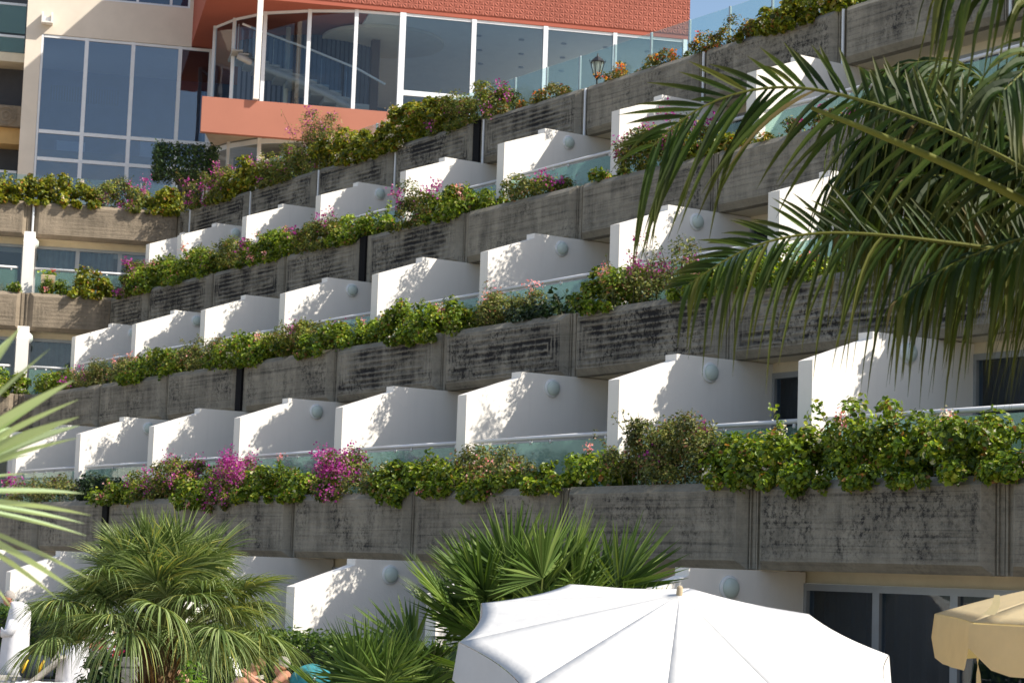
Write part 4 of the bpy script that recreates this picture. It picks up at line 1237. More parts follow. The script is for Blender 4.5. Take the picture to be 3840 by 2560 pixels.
# rest of the crown, beyond the right edge, toward the sun
for i in range(13):
    az = -1.3+i*.245
    d = np.array([math.cos(az), math.sin(az)])
    e = (1.25, .7, 1.0)[i % 3]
    pts = [HUB]+[(CX+d[0]*r*1.5, CY+d[1]*r*1.5, CZ+e*(1.7*r-1.25*r*r)) for r in (.15, .4, .65, .9, 1.1)]
    frond(fp, pts, .10, 44, .55, .036, PAL_R, .3, .7, 120+i)

# pale sword leaved plant close by on the left
yu = empty('yucca', (-5.11, 1.53, GROUND), 'pale green sword leaved yucca reaching in from the left edge', 'yucca')
R_ = np.random.default_rng(77)
m = MB(); m.tube([(-5.11, 1.53, GROUND-.03), (-5.10, 1.52, -1.0), (-5.11, 1.53, .13)], [.10, .085, .08], 12); m.build('trunk', M['bark'], yu, True)
YT = [(-4.526, 1.607, .518), (-4.551, 1.687, .475), (-4.585, 1.76, .409), (-4.641, 1.793, .368), (-4.702, 1.817, .331), (-4.765, 1.84, .285), (-4.83, 1.878, .157), (-4.883, 1.916, .109), (-4.952, 1.925, .091), (-5.008, 1.955, .063), (-5.067, 1.998, -.042), (-5.147, 1.991, -.072), (-5.232, 1.975, -.091), (-5.299, 1.846, .57), (-5.359, 1.937, .219)]
b0 = np.array([-5.106, 1.526, .13])
tips = [np.array(t) for t in YT]
for i in range(26):
    az = R_.uniform(1.9, 6.2); el = R_.uniform(-.5, 1.4)
    tips.append(b0+.6*np.array([math.cos(az)*math.cos(el), math.sin(az)*math.cos(el), math.sin(el)]))
for t in tips:
    v = t-b0; L = np.linalg.norm(v); d = v/L
    base = b0+d*.03
    m = MB()
    v2 = v+np.array([0, 0, .06*L]); 
    sidev = unit(np.cross(d, np.array([0, 0, 1.]))); nn = unit(np.cross(sidev, d)+.35*sidev*R_.normal())
    blades(m, base[None], unit(v2)[None], nn[None], [L], [.055], [.06], np.array([[.42, .53, .32]])*R_.uniform(.8, 1.15), seg=8, prof=[.7, .85, .95, 1, 1, .92, .75, .45, .03], fold=.16)
    m.build('leaf', M['palm'], yu)

# ---------------------------------------------------------------- parasols
R_ = np.random.default_rng(5)
RH = np.array([.5437, .8393, 0.]); FH = np.array([-.8393, .5437, 0.])


U0 = np.array([0, 0, 1.])
M['seam'] = plain('canvas_seam', (.60, .595, .58), .9)


def parasol(label, c, zc, gx, gy, r, nrib, th0, apex, val, scal, mat, pole_m, group, edge=.07, hub=True, BUL=.02):
    root = empty('parasol', (c[0], c[1], GROUND), label, 'parasol', group)
    C0 = np.array([c[0], c[1], 0.])
    def rim(th, rr=1.0):
        x, y = r*rr*math.cos(th), r*rr*math.sin(th)
        return C0+x*RH+y*FH+np.array([0, 0, zc+gx*x+gy*y])
    top = C0+np.array([0, 0, apex])
    m = MB(); ns, nr = 8, 12
    st_ = 2*math.pi/nrib
    rimv = []
    for g in range(nrib):
        V = []
        for j in range(nr+1):
            t = j/nr
            for i in range(ns+1):
                s = i/ns; th = math.radians(th0)+(g+s)*st_
                # chord between neighbouring ribs, slightly hollow at the hem
                A = rim(math.radians(th0)+g*st_); B = rim(math.radians(th0)+(g+1)*st_)
                P = A*(1-s)+B*s
                q = 4*s*(1-s)
                cen = rim(0, 0.0)
                P = cen+(P-cen)*(1-edge*q*t)
                p = top*(1-t)+P*t
                p = p+np.array([0, 0, BUL*math.sin(math.pi*t)-.002*q*t*math.sin(math.pi*min(1, t*.9))])
                V.append(p)
                if j == nr and i < ns: rimv.append(p)
        F = [(j*(ns+1)+i, j*(ns+1)+i+1, (j+1)*(ns+1)+i+1, (j+1)*(ns+1)+i) for j in range(nr) for i in range(ns)]
        m.add(V, F)
    o = m.build('canopy', mat, root, True)
    sd = o.modifiers.new('cloth_thickness', 'SOLIDIFY'); sd.thickness = .004; sd.offset = -1
    m = MB(); n = len(rimv); V = []
    cen = rim(0, 0.)
    for k, p in enumerate(rimv):
        s = (k % ns)/ns; q = 4*s*(1-s)
        out = unit((p-cen)*np.array([1, 1, 0]))
        wv_ = .012*math.sin(k*1.9)+.008*math.sin(k*.7)
        for t in (0, .35, .7, 1.0):
            d = val*(1-scal+scal*min(1, q*1.6)**.6)*t
            V.append(p+out*(wv_*t+.006+.02*t)+np.array([0, 0, -d]))
    F = [(4*k+j, 4*((k+1) % n)+j, 4*((k+1) % n)+j+1, 4*k+j+1) for k in range(n) for j in range(3)]
    m.add(V, F); m.build('valance', mat, root, True)
    for g in range(nrib):      # stitched seams over the ribs
        A = rim(math.radians(th0)+g*st_, .997); tg_ = unit(np.cross(A-top, U0)); m = MB(); V = []
        for j in range(9):
            t = j/8; p = top*(1-t)+A*t+np.array([0, 0, BUL*math.sin(math.pi*t)+.003])
            V += [p-tg_*.004, p+tg_*.004]
        m.add(V, [(2*j, 2*j+1, 2*j+3, 2*j+2) for j in range(8)]); m.build('seam', M['seam'], root)
    for g in range(nrib):
        m = MB(); A = rim(math.radians(th0)+g*st_, .985); m.tube([top-np.array([0, 0, .05]), (top+A)/2+np.array([0, 0, -.005]), A-np.array([0, 0, .03])], .008, 6)
        m.build('rib', pole_m, root)
    ax = unit(np.array([-gx*RH[0]-gy*FH[0], -gx*RH[1]-gy*FH[1], 1.0]))
    k0 = top-ax*.75
    m = MB(); m.tube([(k0[0], k0[1], GROUND), tuple(k0), tuple(top-ax*.02)], .022, 10); m.build('pole', pole_m, root, True)
    if hub:
        m = MB(); m.lathe([(.022, -.02), (.019, .0), (.018, .045), (.010, .055), (.001, .056)], top, ax, 12); m.build('finial', M['wood'], root, True)
    return root


parasol('big white parasol tilted toward the viewer with palm shadows on it', (-9.586, 7.433), -.401, -.0506, .2774, 1.28, 10, 10, -.09, .24, .12, M['canopy'], M['wood'], 'parasols on the pool deck', edge=.04, BUL=.004)
cr = parasol('cream scalloped parasol with a curled flap at the right edge', (-9.46, 11.46), -.17, .02, .03, 1.52, 8, 157.5, .15, .33, .50, M['creamcloth'], M['wood'], 'parasols on the pool deck', edge=.02, hub=False, BUL=.05)
# curled vent flap and loose strap at its left corner
tipc = np.array([-9.46, 11.46, 0])+1.52*(math.cos(math.radians(202.5))*RH+math.sin(math.radians(202.5))*FH)*.97
m = MB(); V = []
for j in range(8):
    t = j/7; a = t*1.6
    for s in (-.05+.03*t, .05-.03*t):
        V.append(tipc+RH*(.05+.06*math.sin(a))-FH*.05+RH*s*.9+np.array([0, 0, -.16+.13*t-.02*math.sin(a*2)]))
m.add(V, [(2*j, 2*j+1, 2*j+3, 2*j+2) for j in range(7)]); m.build('curled_flap', M['creamcloth'], cr, True)
m = MB(); V = []
for j in range(9):
    t = j/8
    for s in (-.016, .016): V.append(tipc+RH*(-.01+s*math.cos(t*6)+.02*t)+FH*(s*math.sin(t*6)-.03)+np.array([0, 0, -.38-.44*t]))
m.add(V, [(2*j, 2*j+1, 2*j+3, 2*j+2) for j in range(8)]); m.build('strap', M['creamcloth'], cr)


# ---------------------------------------------------------------- people
def figure(root, nodes, edges, name='body', mat=None):
    """one continuous skin grown over a joint skeleton: nodes = name: (position, radius or (rx, ry))"""
    keys = list(nodes); ix = {k: i for i, k in enumerate(keys)}
    me = bpy.data.meshes.new(name)
    org = ORG[root.name]
    me.from_pydata([tuple(np.array(nodes[k][0])-org) for k in keys], [(ix[a], ix[b]) for a, b in edges], [])
    o = bpy.data.objects.new(name, me); COL.objects.link(o)
    o.modifiers.new('skin', 'SKIN')
    ss = o.modifiers.new('smooth', 'SUBSURF'); ss.levels = 2; ss.render_levels = 2
    bm_layer = me.skin_vertices[0].data if me.skin_vertices else None
    if bm_layer is None:
        import bmesh
        bm = bmesh.new(); bm.from_mesh(me); bm.verts.layers.skin.verify(); bm.to_mesh(me); bm.free()
        bm_layer = me.skin_vertices[0].data
    for k in keys:
        r = nodes[k][1]
        bm_layer[ix[k]].radius = (r, r) if not isinstance(r, tuple) else r
        bm_layer[ix[k]].use_root = (ix[k] == 0)
    dg = bpy.context.evaluated_depsgraph_get(); dg.update()
    nm = bpy.data.meshes.new_from_object(o.evaluated_get(dg))
    o.modifiers.clear(); o.data = nm; nm.name = name
    nm.materials.clear(); nm.materials.append(mat or M['skin'])
    nm.polygons.foreach_set('use_smooth', np.ones(len(nm.polygons), dtype=bool))
    o.parent = root; ORG[o.name] = org
    return o


def hand_nodes(nodes, edges, wrist, key, d, s, sc=1.0):
    """palm, four unequal fingers and a thumb off the wrist; d = pointing direction, s = across the palm"""
    d = unit(np.array(d, float)); s = unit(np.array(s, float)); w = np.array(wrist, float)
    nodes[key+'p'] = (w+d*.05*sc, (.026*sc, .016*sc)); edges.append((key, key+'p'))
    for i, (off, ln) in enumerate(((-.026, .075), (-.009, .085), (.009, .08), (.025, .062))):
        a, b = key+'f%d' % i, key+'g%d' % i
        dn = np.array([0, 0, -.012])
        nodes[a] = (w+d*.09*sc+s*off*sc, .0095*sc); nodes[b] = (w+d*(.09+ln*.9)*sc+s*off*1.15*sc+dn*(1+i*.3), .0075*sc)
        edges += [(key+'p', a), (a, b)]
    nodes[key+'t'] = (w+d*.055*sc+s*-.045*sc, .010*sc); nodes[key+'u'] = (w+d*.095*sc+s*-.055*sc, .008*sc)
    edges += [(key+'p', key+'t'), (key+'t', key+'u')]


def head_extra(root, c, f, s, hair=True, glasses=False, hair_m='grey_hair'):
    c = np.array(c, float); f = unit(np.array(f, float)); s = unit(np.array(s, float)); u = np.array([0, 0, 1.])
    if hair:
        m = MB(); V = []; n1, n2 = 9, 18
        for i in range(n1+1):
            t = i/n1*1.75
            for j in range(n2):
                a = 2*math.pi*j/n2
                cut = 1.0 if math.cos(a) < .3 else .62
                tt = t*cut
                V.append(c-f*.012+u*.015+u*.112*math.cos(tt)+(f*math.cos(a)*.103+s*math.sin(a)*.084)*math.sin(tt)*(1+.03*math.sin(j*5+i*3)))
        m.add(V, [(i*n2+j, i*n2+(j+1) % n2, (i+1)*n2+(j+1) % n2, (i+1)*n2+j) for i in range(n1) for j in range(n2)])
        m.build('hair', M[hair_m], root, True)
    if glasses:
        m = MB()
        for sg in (-1, 1):
            m.tube([c+f*.095+s*.035*sg+u*.012+(s*math.cos(a)*.026+u*math.sin(a)*.02) for a in np.linspace(0, 6.283, 13)], .0028, 5)
            m.tube([c+f*.092+s*.06*sg+u*.02, c+s*.082*sg+u*.02, c-f*.03+s*.083*sg+u*.01], .003, 5)
        m.build('spectacles', M['blackglasses'], root)


def std_head(nodes, edges, neck, c, f, s):
    c = np.array(c, float); f = unit(np.array(f, float)); s = unit(np.array(s, float)); u = np.array([0, 0, 1.])
    nodes['jaw'] = (c-u*.055+f*.025, (.062, .066)); nodes['head'] = (c+f*.0, (.078, .088)); nodes['crown'] = (c+u*.065-f*.01, (.070, .080))
    nodes['nose'] = (c+f*.105-u*.02, .012); nodes['earl'] = (c+s*.086-u*.01, .016); nodes['earr'] = (c-s*.086-u*.01, .016); nodes['chin'] = (c+f*.07-u*.095, .026)
    edges += [(neck, 'jaw'), ('jaw', 'head'), ('head', 'crown'), ('head', 'nose'), ('head', 'earl'), ('head', 'earr'), ('jaw', 'chin')]


U = np.array([0, 0, 1.])


def folds(m, amp):
    """press soft vertical folds into the skirt of a robe (first shape in the builder)"""
    v = m.v[0]; n = 22
    for i in range(0, len(v), n):
        c = v[i:i+n].mean(0); z = c[2]
        w = np.interp(z, [-2.0, -1.3, -1.0], [1, .55, .25])
        for k in range(n):
            a = 2*math.pi*k/n
            v[i+k] = c+(v[i+k]-c)*(1+amp*2.2*w*math.sin(6*a+1.3*z)+amp*w*math.sin(11*a+2))


# (1) man in a white bathrobe, seen from the side, looking down to the left
p1c = np.array([-33.2, 11.98, 0]); f = -RH; s = FH
p1 = empty('person', (p1c[0], p1c[1], GROUND), 'person standing in a long white bathrobe with bowed head at the lower left', 'person', None)


def at1(ff, ss, z): return p1c+f*ff+s*ss+U*z


nd = {'pelvis': (at1(0, 0, -1.42), .15), 'chest': (at1(-.03, 0, -1.0), (.13, .16)), 'neck': (at1(.06, 0, -.78), .055)}
ed = [('pelvis', 'chest'), ('chest', 'neck')]
std_head(nd, ed, 'neck', at1(.15, 0, -.68), f-.35*U*0, s)
for sg, nm in ((-1, 'l'), (1, 'r')):
    nd['sh'+nm] = (at1(-.02, .17*sg, -.95), .055); nd['el'+nm] = (at1(.02, .22*sg, -1.22), .042); nd['wr'+nm] = (at1(.22, .15*sg, -1.22), .028)
    ed += [('chest', 'sh'+nm), ('sh'+nm, 'el'+nm), ('el'+nm, 'wr'+nm)]
    hand_nodes(nd, ed, at1(.22, .15*sg, -1.22), 'wr'+nm, f-.2*U, s*sg)
    nd['hp'+nm] = (at1(0, .09*sg, -1.5), .085); nd['kn'+nm] = (at1(.02, .10*sg, -1.86), .058); nd['an'+nm] = (at1(-.02, .10*sg, GROUND+.08), .042); nd['ft'+nm] = (at1(.14, .11*sg, GROUND+.035), .035)
    ed += [('pelvis', 'hp'+nm), ('hp'+nm, 'kn'+nm), ('kn'+nm, 'an'+nm), ('an'+nm, 'ft'+nm)]
figure(p1, nd, ed)
head_extra(p1, at1(.15, 0, -.68), f, s)
m = MB()
m.loft([(at1(.006, 0, -1.99), f*.232, s*.25), (at1(.006, 0, -1.84), f*.226, s*.245), (at1(-.005, 0, -1.5), f*.222, s*.24), (at1(-.015, 0, -1.26), f*.215, s*.235), (at1(-.03, 0, -1.15), f*.20, s*.235), (at1(-.045, 0, -1.03), f*.19, s*.245), (at1(-.055, 0, -.90), f*.178, s*.235), (at1(-.05, 0, -.82), f*.155, s*.20), (at1(-.025, 0, -.775), f*.13, s*.15), (at1(.01, 0, -.745), f*.095, s*.10), (at1(.03, 0, -.735), f*.06, s*.065)], 22)
for sg in (-1, 1):
    m.loft([(at1(-.02, .10*sg, -.98), f*.05, U*.05), (at1(-.02, .19*sg, -1.02), f*.085, s*.06), (at1(.01, .25*sg, -1.17), f*.09, s*.07), (at1(.06, .24*sg, -1.25), f*.07+U*.05, s*.075), (at1(.19, .17*sg, -1.235), U*.085, s*.07), (at1(.20, .165*sg, -1.235), U*.05, s*.04)], 14)
folds(m, .030); m.build('bathrobe', M['robe'], p1, True)

# (2) person in a white bathrobe bending over a lounger
p2c = np.array([-30.27, 11.88, 0])
p2 = empty('person', (p2c[0], p2c[1], GROUND), 'person in a white bathrobe bending forward over a lounger half hidden by the palm', 'person', None)
g = unit(.75*RH+.65*FH); h_ = np.array([-g[1], g[0], 0])


def at2(ff, ss, z): return p2c+g*ff+h_*ss+U*z


nd = {'pelvis': (at2(0, 0, -1.32), .15), 'chest': (at2(.42, 0, -1.12), (.14, .17)), 'neck': (at2(.62, 0, -1.12), .055)}
ed = [('pelvis', 'chest'), ('chest', 'neck')]
std_head(nd, ed, 'neck', at2(.75, 0, -1.15), g-.3*U*0, h_)
for sg, nm in ((-1, 'l'), (1, 'r')):
    nd['sh'+nm] = (at2(.48, .19*sg, -1.16), .055); nd['el'+nm] = (at2(.52, .26*sg, -1.42), .042); nd['wr'+nm] = (at2(.60, .22*sg, -1.64), .03)
    ed += [('chest', 'sh'+nm), ('sh'+nm, 'el'+nm), ('el'+nm, 'wr'+nm)]
    hand_nodes(nd, ed, at2(.60, .22*sg, -1.64), 'wr'+nm, -U+.3*g, h_*sg)
    nd['hp'+nm] = (at2(0, .09*sg, -1.45), .085); nd['kn'+nm] = (at2(.02, .10*sg, -1.86), .058); nd['an'+nm] = (at2(-.03, .10*sg, GROUND+.08), .042); nd['ft'+nm] = (at2(.13, .11*sg, GROUND+.035), .035)
    ed += [('pelvis', 'hp'+nm), ('hp'+nm, 'kn'+nm), ('kn'+nm, 'an'+nm), ('an'+nm, 'ft'+nm)]
figure(p2, nd, ed)
head_extra(p2, at2(.75, 0, -1.15), g, h_)
m = MB()
m.loft([(at2(-.02, 0, -2.02), g*.24, h_*.29), (at2(-.02, 0, -1.75), g*.23, h_*.27), (at2(-.02, 0, -1.45), g*.21, h_*.245), (at2(.02, 0, -1.24), g*.17+U*.08, h_*.225), (at2(.20, 0, -1.13), U*.17, h_*.21), (at2(.40, 0, -1.10), U*.16, h_*.225), (at2(.52, 0, -1.10), U*.12, h_*.18), (at2(.60, 0, -1.11), U*.07, h_*.08)], 22)
for sg in (-1, 1):
    m.loft([(at2(.45, .17*sg, -1.10), g*.08, h_*.05), (at2(.48, .22*sg, -1.2), g*.09, h_*.075), (at2(.51, .26*sg, -1.40), g*.085, h_*.075), (at2(.55, .25*sg, -1.52), g*.09, h_*.08), (at2(.55, .25*sg, -1.525), g*.05, h_*.05)], 14)
folds(m, .040); m.build('bathrobe', M['robe'], p2, True)


# ---------------------------------------------------------------- loungers and bathers
def lounger(label, c, d, back=.75, colr='lounger', length=1.95):
    """c = ground point under the hinge, d = direction the feet point"""
    d = unit(np.array(d, float)); s_ = np.array([-d[1], d[0], 0]); c = np.array([c[0], c[1], GROUND])
    root = empty('sun_lounger', tuple(c), label, 'sun lounger', 'sun loungers on the deck')
    zs = .34
    m = MB()
    def P(a, b, z): return c+d*a+s_*b+U*z
    def slab(a0, z0, a1, z1, w, t):
        V = [P(a0, -w, z0), P(a0, w, z0), P(a1, w, z1), P(a1, -w, z1), P(a0, -w, z0+t), P(a0, w, z0+t), P(a1, w, z1+t), P(a1, -w, z1+t)]
        return V, [(0, 3, 2, 1), (4, 5, 6, 7), (0, 1, 5, 4), (1, 2, 6, 5), (2, 3, 7, 6), (3, 0, 4, 7)]
    m.add(*slab(0, zs, 1.2, zs, .31, .05)); m.build('seat', M[colr], root)
    m = MB(); m.add(*slab(-.72*math.cos(back), zs+.72*math.sin(back), -.005, zs, .31, .05)); m.build('backrest', M[colr], root)
    m = MB(); m.tube([P(-.7, .33, zs-.02), P(1.22, .33, zs-.02), P(1.22, -.33, zs-.02), P(-.7, -.33, zs-.02), P(-.7, .33, zs-.02)], .022, 8); m.build('frame', M['alutable'], root, True)
    for a in (-.55, 1.05):
        for b in (-.33, .33):
            m = MB(); m.tube([P(a, b, 0), P(a, b, zs-.02)], .02, 8); m.build('leg', M['alutable'], root, True)
    return root


lounger('grey lounger with raised back behind the robed standing person', (-32.3, 12.1), -RH*.6-FH*.1, 1.0)
lounger('grey lounger with steep sloping back between the two robed people', (-30.4, 11.2), -RH, .70)
lounger('grey lounger with tubular frame at the bottom left corner', (-27.9, 9.75), RH*.9-FH*.2, .5)
lounger('white towelled lounger under the grey haired reading man', (-23.3, 11.85), -RH, .9, 'towel')
lounger('grey mesh lounger under the woman with raised knees', (-24.28, 11.48), -RH+.15*FH, .8)
# navy bag with yellow trim on the second lounger
bg_ = empty('beach_bag', (-32.1, 11.9, GROUND+.39), 'navy beach bag with yellow trim on a lounger beside the robed person', 'bag')
m = MB(); cb = np.array([-32.05, 11.95, GROUND+.39])
m.loft([(cb, RH*.22, FH*.13), (cb+U*.05, RH*.27, FH*.17), (cb+U*.2, RH*.27, FH*.16), (cb+U*.30, RH*.22, FH*.10), (cb+U*.36, RH*.18, FH*.03)], 16); m.build('bag', M['bagcloth'], bg_, True)
m = MB()
for o_ in (-.16, .10): m.tube([cb+RH*(o_-.02)-FH*.175+U*.08, cb+RH*o_-FH*.178+U*.18, cb+RH*(o_+.05)-FH*.15+U*.29], [.012, .03, .018], 6)
m.build('trim', M['yellow'], bg_, True)

# (3) grey haired man with glasses, knees up, reading
p3c = np.array([-23.36, 11.91, 0]); f = -RH; s = FH
p3 = empty('person', (p3c[0], p3c[1], GROUND+.39), 'grey haired person with glasses sitting knees up and reading on a lounger', 'person')


def at3(ff, ss, z): return p3c+f*ff+s*ss+U*z


SEAT = GROUND+.39
nd = {'pelvis': (at3(.02, 0, SEAT+.13), .145), 'waist': (at3(-.06, 0, SEAT+.33), (.13, .16)), 'chest': (at3(-.05, 0, SEAT+.52), (.135, .185)), 'neck': (at3(-.01, 0, -1.39), .060)}
ed = [('pelvis', 'waist'), ('waist', 'chest'), ('chest', 'neck')]
std_head(nd, ed, 'neck', at3(.02, 0, -1.245), f, s)
for sg, nm in ((-1, 'l'), (1, 'r')):
    nd['sh'+nm] = (at3(-.03, .20*sg, SEAT+.56), .058); nd['el'+nm] = (at3(.16, .27*sg, SEAT+.36), .042); nd['wr'+nm] = (at3(.40, .14*sg, SEAT+.52), .028)
    ed += [('chest', 'sh'+nm), ('sh'+nm, 'el'+nm), ('el'+nm, 'wr'+nm)]
    hand_nodes(nd, ed, at3(.40, .14*sg, SEAT+.52), 'wr'+nm, f*.7+U*.7, s*sg)
    nd['hp'+nm] = (at3(.08, .10*sg, SEAT+.12), .09); nd['kn'+nm] = (at3(.47, .13*sg, SEAT+.50-.05*(sg > 0)), .062); nd['cf'+nm] = (at3(.66, .13*sg, SEAT+.28), .056); nd['an'+nm] = (at3(.80, .12*sg, SEAT+.07), .04); nd['ft'+nm] = (at3(.98, .12*sg, SEAT+.03), .032)
    ed += [('pelvis', 'hp'+nm), ('hp'+nm, 'kn'+nm), ('kn'+nm, 'cf'+nm), ('cf'+nm, 'an'+nm), ('an'+nm, 'ft'+nm)]
figure(p3, nd, ed)
head_extra(p3, at3(.02, 0, -1.245), f, s, True, True)
mg = empty('magazine', tuple(at3(.50, 0, SEAT+.6)), 'open white magazine held up by the grey haired person', 'magazine')
m = MB()
for sg in (-1, 1):
    A = at3(.50, 0, SEAT+.52); B = at3(.50+.05, .20*sg, SEAT+.54)
    hgt = U*.24+f*.10
    V = [A, B, B+hgt, A+hgt]; nn_ = f*.006
    m.add([v for v in V]+[v+nn_ for v in V], [(0, 1, 2, 3), (4, 7, 6, 5), (0, 4, 5, 1), (1, 5, 6, 2), (2, 6, 7, 3), (3, 7, 4, 0)])
m.build('pages', M['towel'], mg)

# (4) woman lying back with raised knees
p4c = np.array([-24.25, 11.50, 0])
p4 = empty('person', (p4c[0], p4c[1], SEAT), 'person in patterned swimwear lying back with both knees raised', 'person')


def at4(ff, ss, z): return p4c+f*ff+s*ss+U*z


nd = {'pelvis': (at4(.12, 0, SEAT+.12), (.13, .16)), 'waist': (at4(-.08, 0, SEAT+.20), (.10, .125)), 'chest': (at4(-.26, 0, SEAT+.36), (.12, .16)), 'neck': (at4(-.38, 0, SEAT+.50), .05)}
ed = [('pelvis', 'waist'), ('waist', 'chest'), ('chest', 'neck')]
std_head(nd, ed, 'neck', at4(-.44, 0, SEAT+.64), f*.8+U*0, s)
for sg, nm in ((-1, 'l'), (1, 'r')):
    nd['sh'+nm] = (at4(-.27, .18*sg, SEAT+.40), .048); nd['el'+nm] = (at4(-.02, .27*sg, SEAT+.26), .036); nd['wr'+nm] = (at4(.18, .20*sg, SEAT+.30), .025)
    ed += [('chest', 'sh'+nm), ('sh'+nm, 'el'+nm), ('el'+nm, 'wr'+nm)]
    hand_nodes(nd, ed, at4(.18, .20*sg, SEAT+.30), 'wr'+nm, f, s*sg, .9)
    nd['hp'+nm] = (at4(.18, .09*sg, SEAT+.12), .085); nd['kn'+nm] = (at4(.55, .08*sg+.03, SEAT+.54-.04*(sg > 0)), .056); nd['cf'+nm] = (at4(.72, .09*sg, SEAT+.3), .05); nd['an'+nm] = (at4(.86, .09*sg, SEAT+.07), .036); nd['ft'+nm] = (at4(1.02, .09*sg, SEAT+.03), .028)
    ed += [('pelvis', 'hp'+nm), ('hp'+nm, 'kn'+nm), ('kn'+nm, 'cf'+nm), ('cf'+nm, 'an'+nm), ('an'+nm, 'ft'+nm)]
figure(p4, nd, ed)
head_extra(p4, at4(-.44, 0, SEAT+.64), f, s, True, False, 'bark')
m = MB(); m.loft([(at4(.20, 0, SEAT+.13), U*.135, s*.17), (at4(.08, 0, SEAT+.14), U*.137, s*.172), (at4(-.08, 0, SEAT+.21), U*.112+f*.03, s*.14), (at4(-.26, 0, SEAT+.36), U*.12+f*.08, s*.172), (at4(-.31, 0, SEAT+.41), U*.08+f*.07, s*.14)], 18)
m.build('swimsuit', M['swim'], p4, True)
# teal towel hung over the lounger end, right of the man
tt = empty('teal_towel', (-23.1, 12.1, -1.5), 'teal and navy towel bundle on the backrest behind the grey haired person', 'towel')
m = MB(); c_ = np.array([-23.05, 12.15, -1.40])
V = []; n1, n2 = 10, 18
for i in range(n1+1):
    ph = math.pi*i/n1
    for j in range(n2):
        a = 2*math.pi*j/n2; w_ = 1+.13*math.sin(3*a+i*.8)+.06*math.sin(7*a)
        V.append(c_+RH*.26*math.sin(ph)*math.cos(a)*w_+FH*.16*math.sin(ph)*math.sin(a)*w_+U*(.19*math.cos(ph)*(1+.1*math.sin(2*a))))
m.add(V, [(i*n2+j, i*n2+(j+1) % n2, (i+1)*n2+(j+1) % n2, (i+1)*n2+j) for i in range(n1) for j in range(n2)]); m.build('towel', M['teal'], tt, True)

# weathered stone post with red blooms, small leafy plants
sp = empty('stone_post', (-26.5, 11.2, GROUND), 'weathered grey stone post with a red flower on top left of the drooping palm', 'post')
m = MB(); c_ = np.array([-26.5, 11.2, 0.])
for z0, z1, w_ in ((GROUND, -1.42, .095), (-1.42, -1.36, .105), (-1.36, -1.30, .092)):
    m.loft([(c_+U*z0, (RH+FH)*w_, (RH-FH)*w_), (c_+U*z1, (RH+FH)*w_, (RH-FH)*w_)], 4)
m.build('post', M['stone'], sp)
R_ = np.random.default_rng(3)


def lowplant(label, c, r, h, pal, lr, n, fl=None, nf=0, name='leafy_plant'):
    root = empty(name, (c[0], c[1], GROUND), label, 'plant')
    c = np.array([c[0], c[1], GROUND])
    m = MB()
    for k in range(7):
        a = k*.9; m.tube([c, c+np.array([math.cos(a)*r*.3, math.sin(a)*r*.3, h*.5]), c+np.array([math.cos(a)*r*.7, math.sin(a)*r*.7, h*.9])], [.012, .009, .004], 5)
    m.build('stems', M['stem'], root)
    d = unit(R_.normal(size=(n, 3))); q = d*np.array([r, r, h*.55])*R_.uniform(.5, 1.05, (n, 1))+c+U*h*.52
    m = MB(); scatter(m, T_OVAL, q, d+R_.normal(size=(n, 3))*.6+[0, 0, .4], lr*R_.uniform(.6, 1.2, n), tint(n, *pal)); m.build('foliage', M['leaf'], root)
    if fl:
        m = MB()
        for k in range(nf):
            d1 = unit(R_.normal(size=3)+[0, 0, .8]); p = c+U*h*.52+d1*np.array([r, r, h*.6])
            m_n = 24; scatter(m, T_BRACT, p+R_.normal(size=(m_n, 3))*.028, R_.normal(size=(m_n, 3)), .022*np.ones(m_n), tint(m_n, *fl))
        m.build('flowers', M['petal'], root)


C_RED = ([(.55, .02, .08), (.45, .02, .16)], [1, 1])
lowplant('dark leafy plant with crimson blooms beside the weathered stone post', (-26.75, 10.95), .42, 1.02, P_DRK, .06, 900, C_RED, 7)
lowplant('dark green bush behind the trunk base of the drooping palm', (-20.4, 9.3), .55, 1.05, P_DRK, .06, 1300)
lowplant('bright feathery green fern at the foot of the drooping palm', (-15.2, 6.95), .22, 1.40, ([(.10, .20, .02), (.16, .28, .03)], [1, 1]), .03, 2600)

# ---------------------------------------------------------------- a few chairs and tables on the balconies
def chair(label, c, rot):
    root = empty('balcony_chair', tuple(c), label, 'chair', 'white chairs on the balconies')
    ca_, sa_ = math.cos(rot), math.sin(rot)
    def Q(x, y, z): return (c[0]+ca_*x-sa_*y, c[1]+sa_*x+ca_*y, c[2]+z)
    def slab(m, x0, x1, y0, y1, z0, z1, lean=0):
        V = [Q(x, y+(lean if z == z1 else 0), z) for z in (z0, z1) for x, y in ((x0, y0), (x1, y0), (x1, y1), (x0, y1))]
        m.add(V, [(0, 3, 2, 1), (4, 5, 6, 7), (0, 1, 5, 4), (1, 2, 6, 5), (2, 3, 7, 6), (3, 0, 4, 7)])
    m = MB(); slab(m, -.24, .24, -.23, .23, .42, .45); m.build('seat', M['towel'], root)
    m = MB(); slab(m, -.24, .24, .21, .24, .47, .88, .10); m.build('backrest', M['towel'], root)
    for x in (-.22, .22):
        for y in (-.21, .21):
            m = MB(); m.tube([Q(x*1.08, y*1.08, 0), Q(x, y, .42)], .02, 6); m.build('leg', M['towel'], root)
        m = MB(); m.tube([Q(x*1.1, -.21, .44), Q(x*1.15, -.2, .66), Q(x*1.1, .24, .68)], .018, 6); m.build('armrest', M['towel'], root)


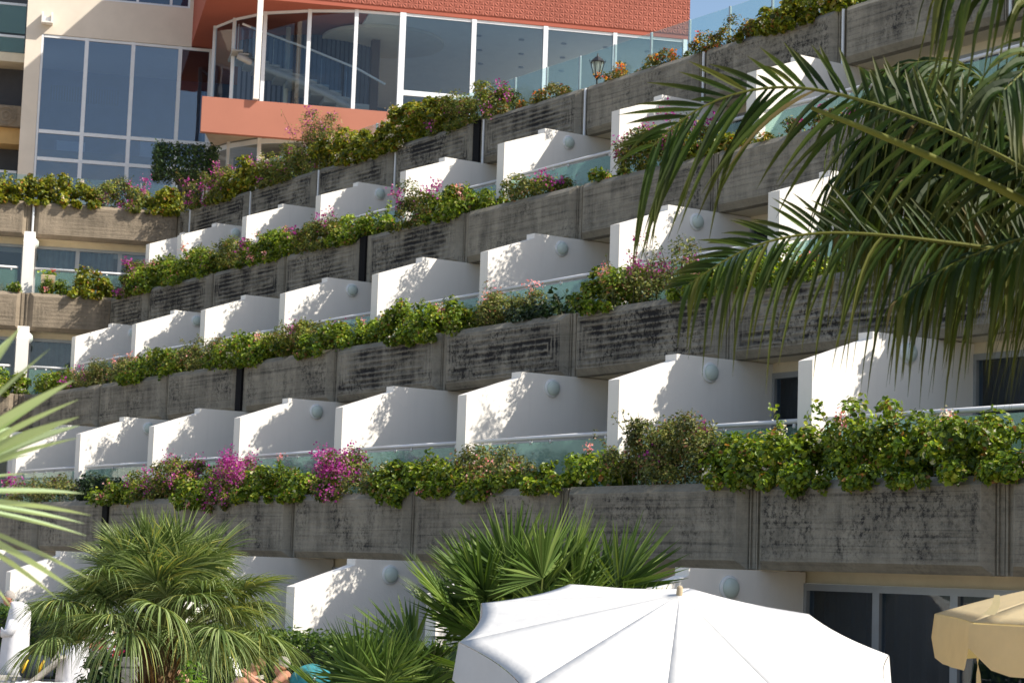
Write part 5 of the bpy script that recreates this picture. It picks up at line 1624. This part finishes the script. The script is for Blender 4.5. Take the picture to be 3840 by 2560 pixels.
def table(label, c):
    root = empty('balcony_table', tuple(c), label, 'table', 'round tables on the balconies')
    m = MB(); m.lathe([(.001, .70), (.38, .70), (.39, .715), (.38, .73), (.001, .73)], c, (0, 0, 1), 24); m.build('table_top', M['alutable'], root)
    m = MB(); m.tube([(c[0], c[1], c[2]), (c[0], c[1], c[2]+.70)], .03, 8); m.build('leg', M['alutable'], root)
    m = MB(); m.lathe([(.001, 0), (.24, 0), (.22, .03), (.001, .03)], c, (0, 0, 1), 16); m.build('base', M['alutable'], root)


NTH = ['nearest', 'second', 'third', 'fourth', 'fifth', 'sixth']
for l, ks in ((1, (0, 1, 2, 3, 5)), (2, (2, 4, 5)), (3, (3, 5))):
    for n_, k in enumerate(ks):
        a = a_main(k)+.25; y = B1+SET*(l-1)+.733+1.55; z = .925+H*(l-1)
        nm = {1: 'lowest balcony row', 2: 'middle balcony row', 3: 'upper balcony row'}[l]
        chair('white armchair on the %s behind the glass, %s from the right' % (nm, NTH[n_]), (a+2.5, y, z), 1.0+n_*.7)
        if k % 2: table('round grey table by a white armchair, %s, %s from the right' % (nm, NTH[n_]), (a+1.7, y+.1, z))

def draped(label, c, d, w, name='draped_towel', mat='towel', seed=4):
    rg = np.random.default_rng(seed)
    root = empty(name, tuple(c), label, 'towel', None)
    d = unit(np.array(d, float)); sx = np.array([-d[1], d[0], 0]); c = np.array(c, float)
    m = MB(); V = []; nu, nv = 16, 14
    for i in range(nu+1):
        u = i/nu-.5
        for j in range(nv+1):
            t = j/nv-.5
            drop = max(0, abs(u)*2-.55)*.55*w
            p = c+sx*u*w*(1-.25*max(0, abs(u)*2-.55))+d*t*.8+U*(.03-drop+.02*math.sin(9*t+4*u)+.015*math.sin(17*u+3*t)+rg.normal(0, .006))
            p += d*.03*math.sin(10*u)
            V.append(p)
    m.add(V, [(i*(nv+1)+j, (i+1)*(nv+1)+j, (i+1)*(nv+1)+j+1, i*(nv+1)+j+1) for i in range(nu) for j in range(nv)])
    m.build('towel', M[mat], root, True)


draped('white towel draped over the steep lounger between the robed people', (-30.15, 11.35, GROUND+.40), -RH, .75)
draped('crumpled white towel on the tubular lounger at the bottom left', (-27.6, 10.0, GROUND+.42), RH, .72, seed=9)
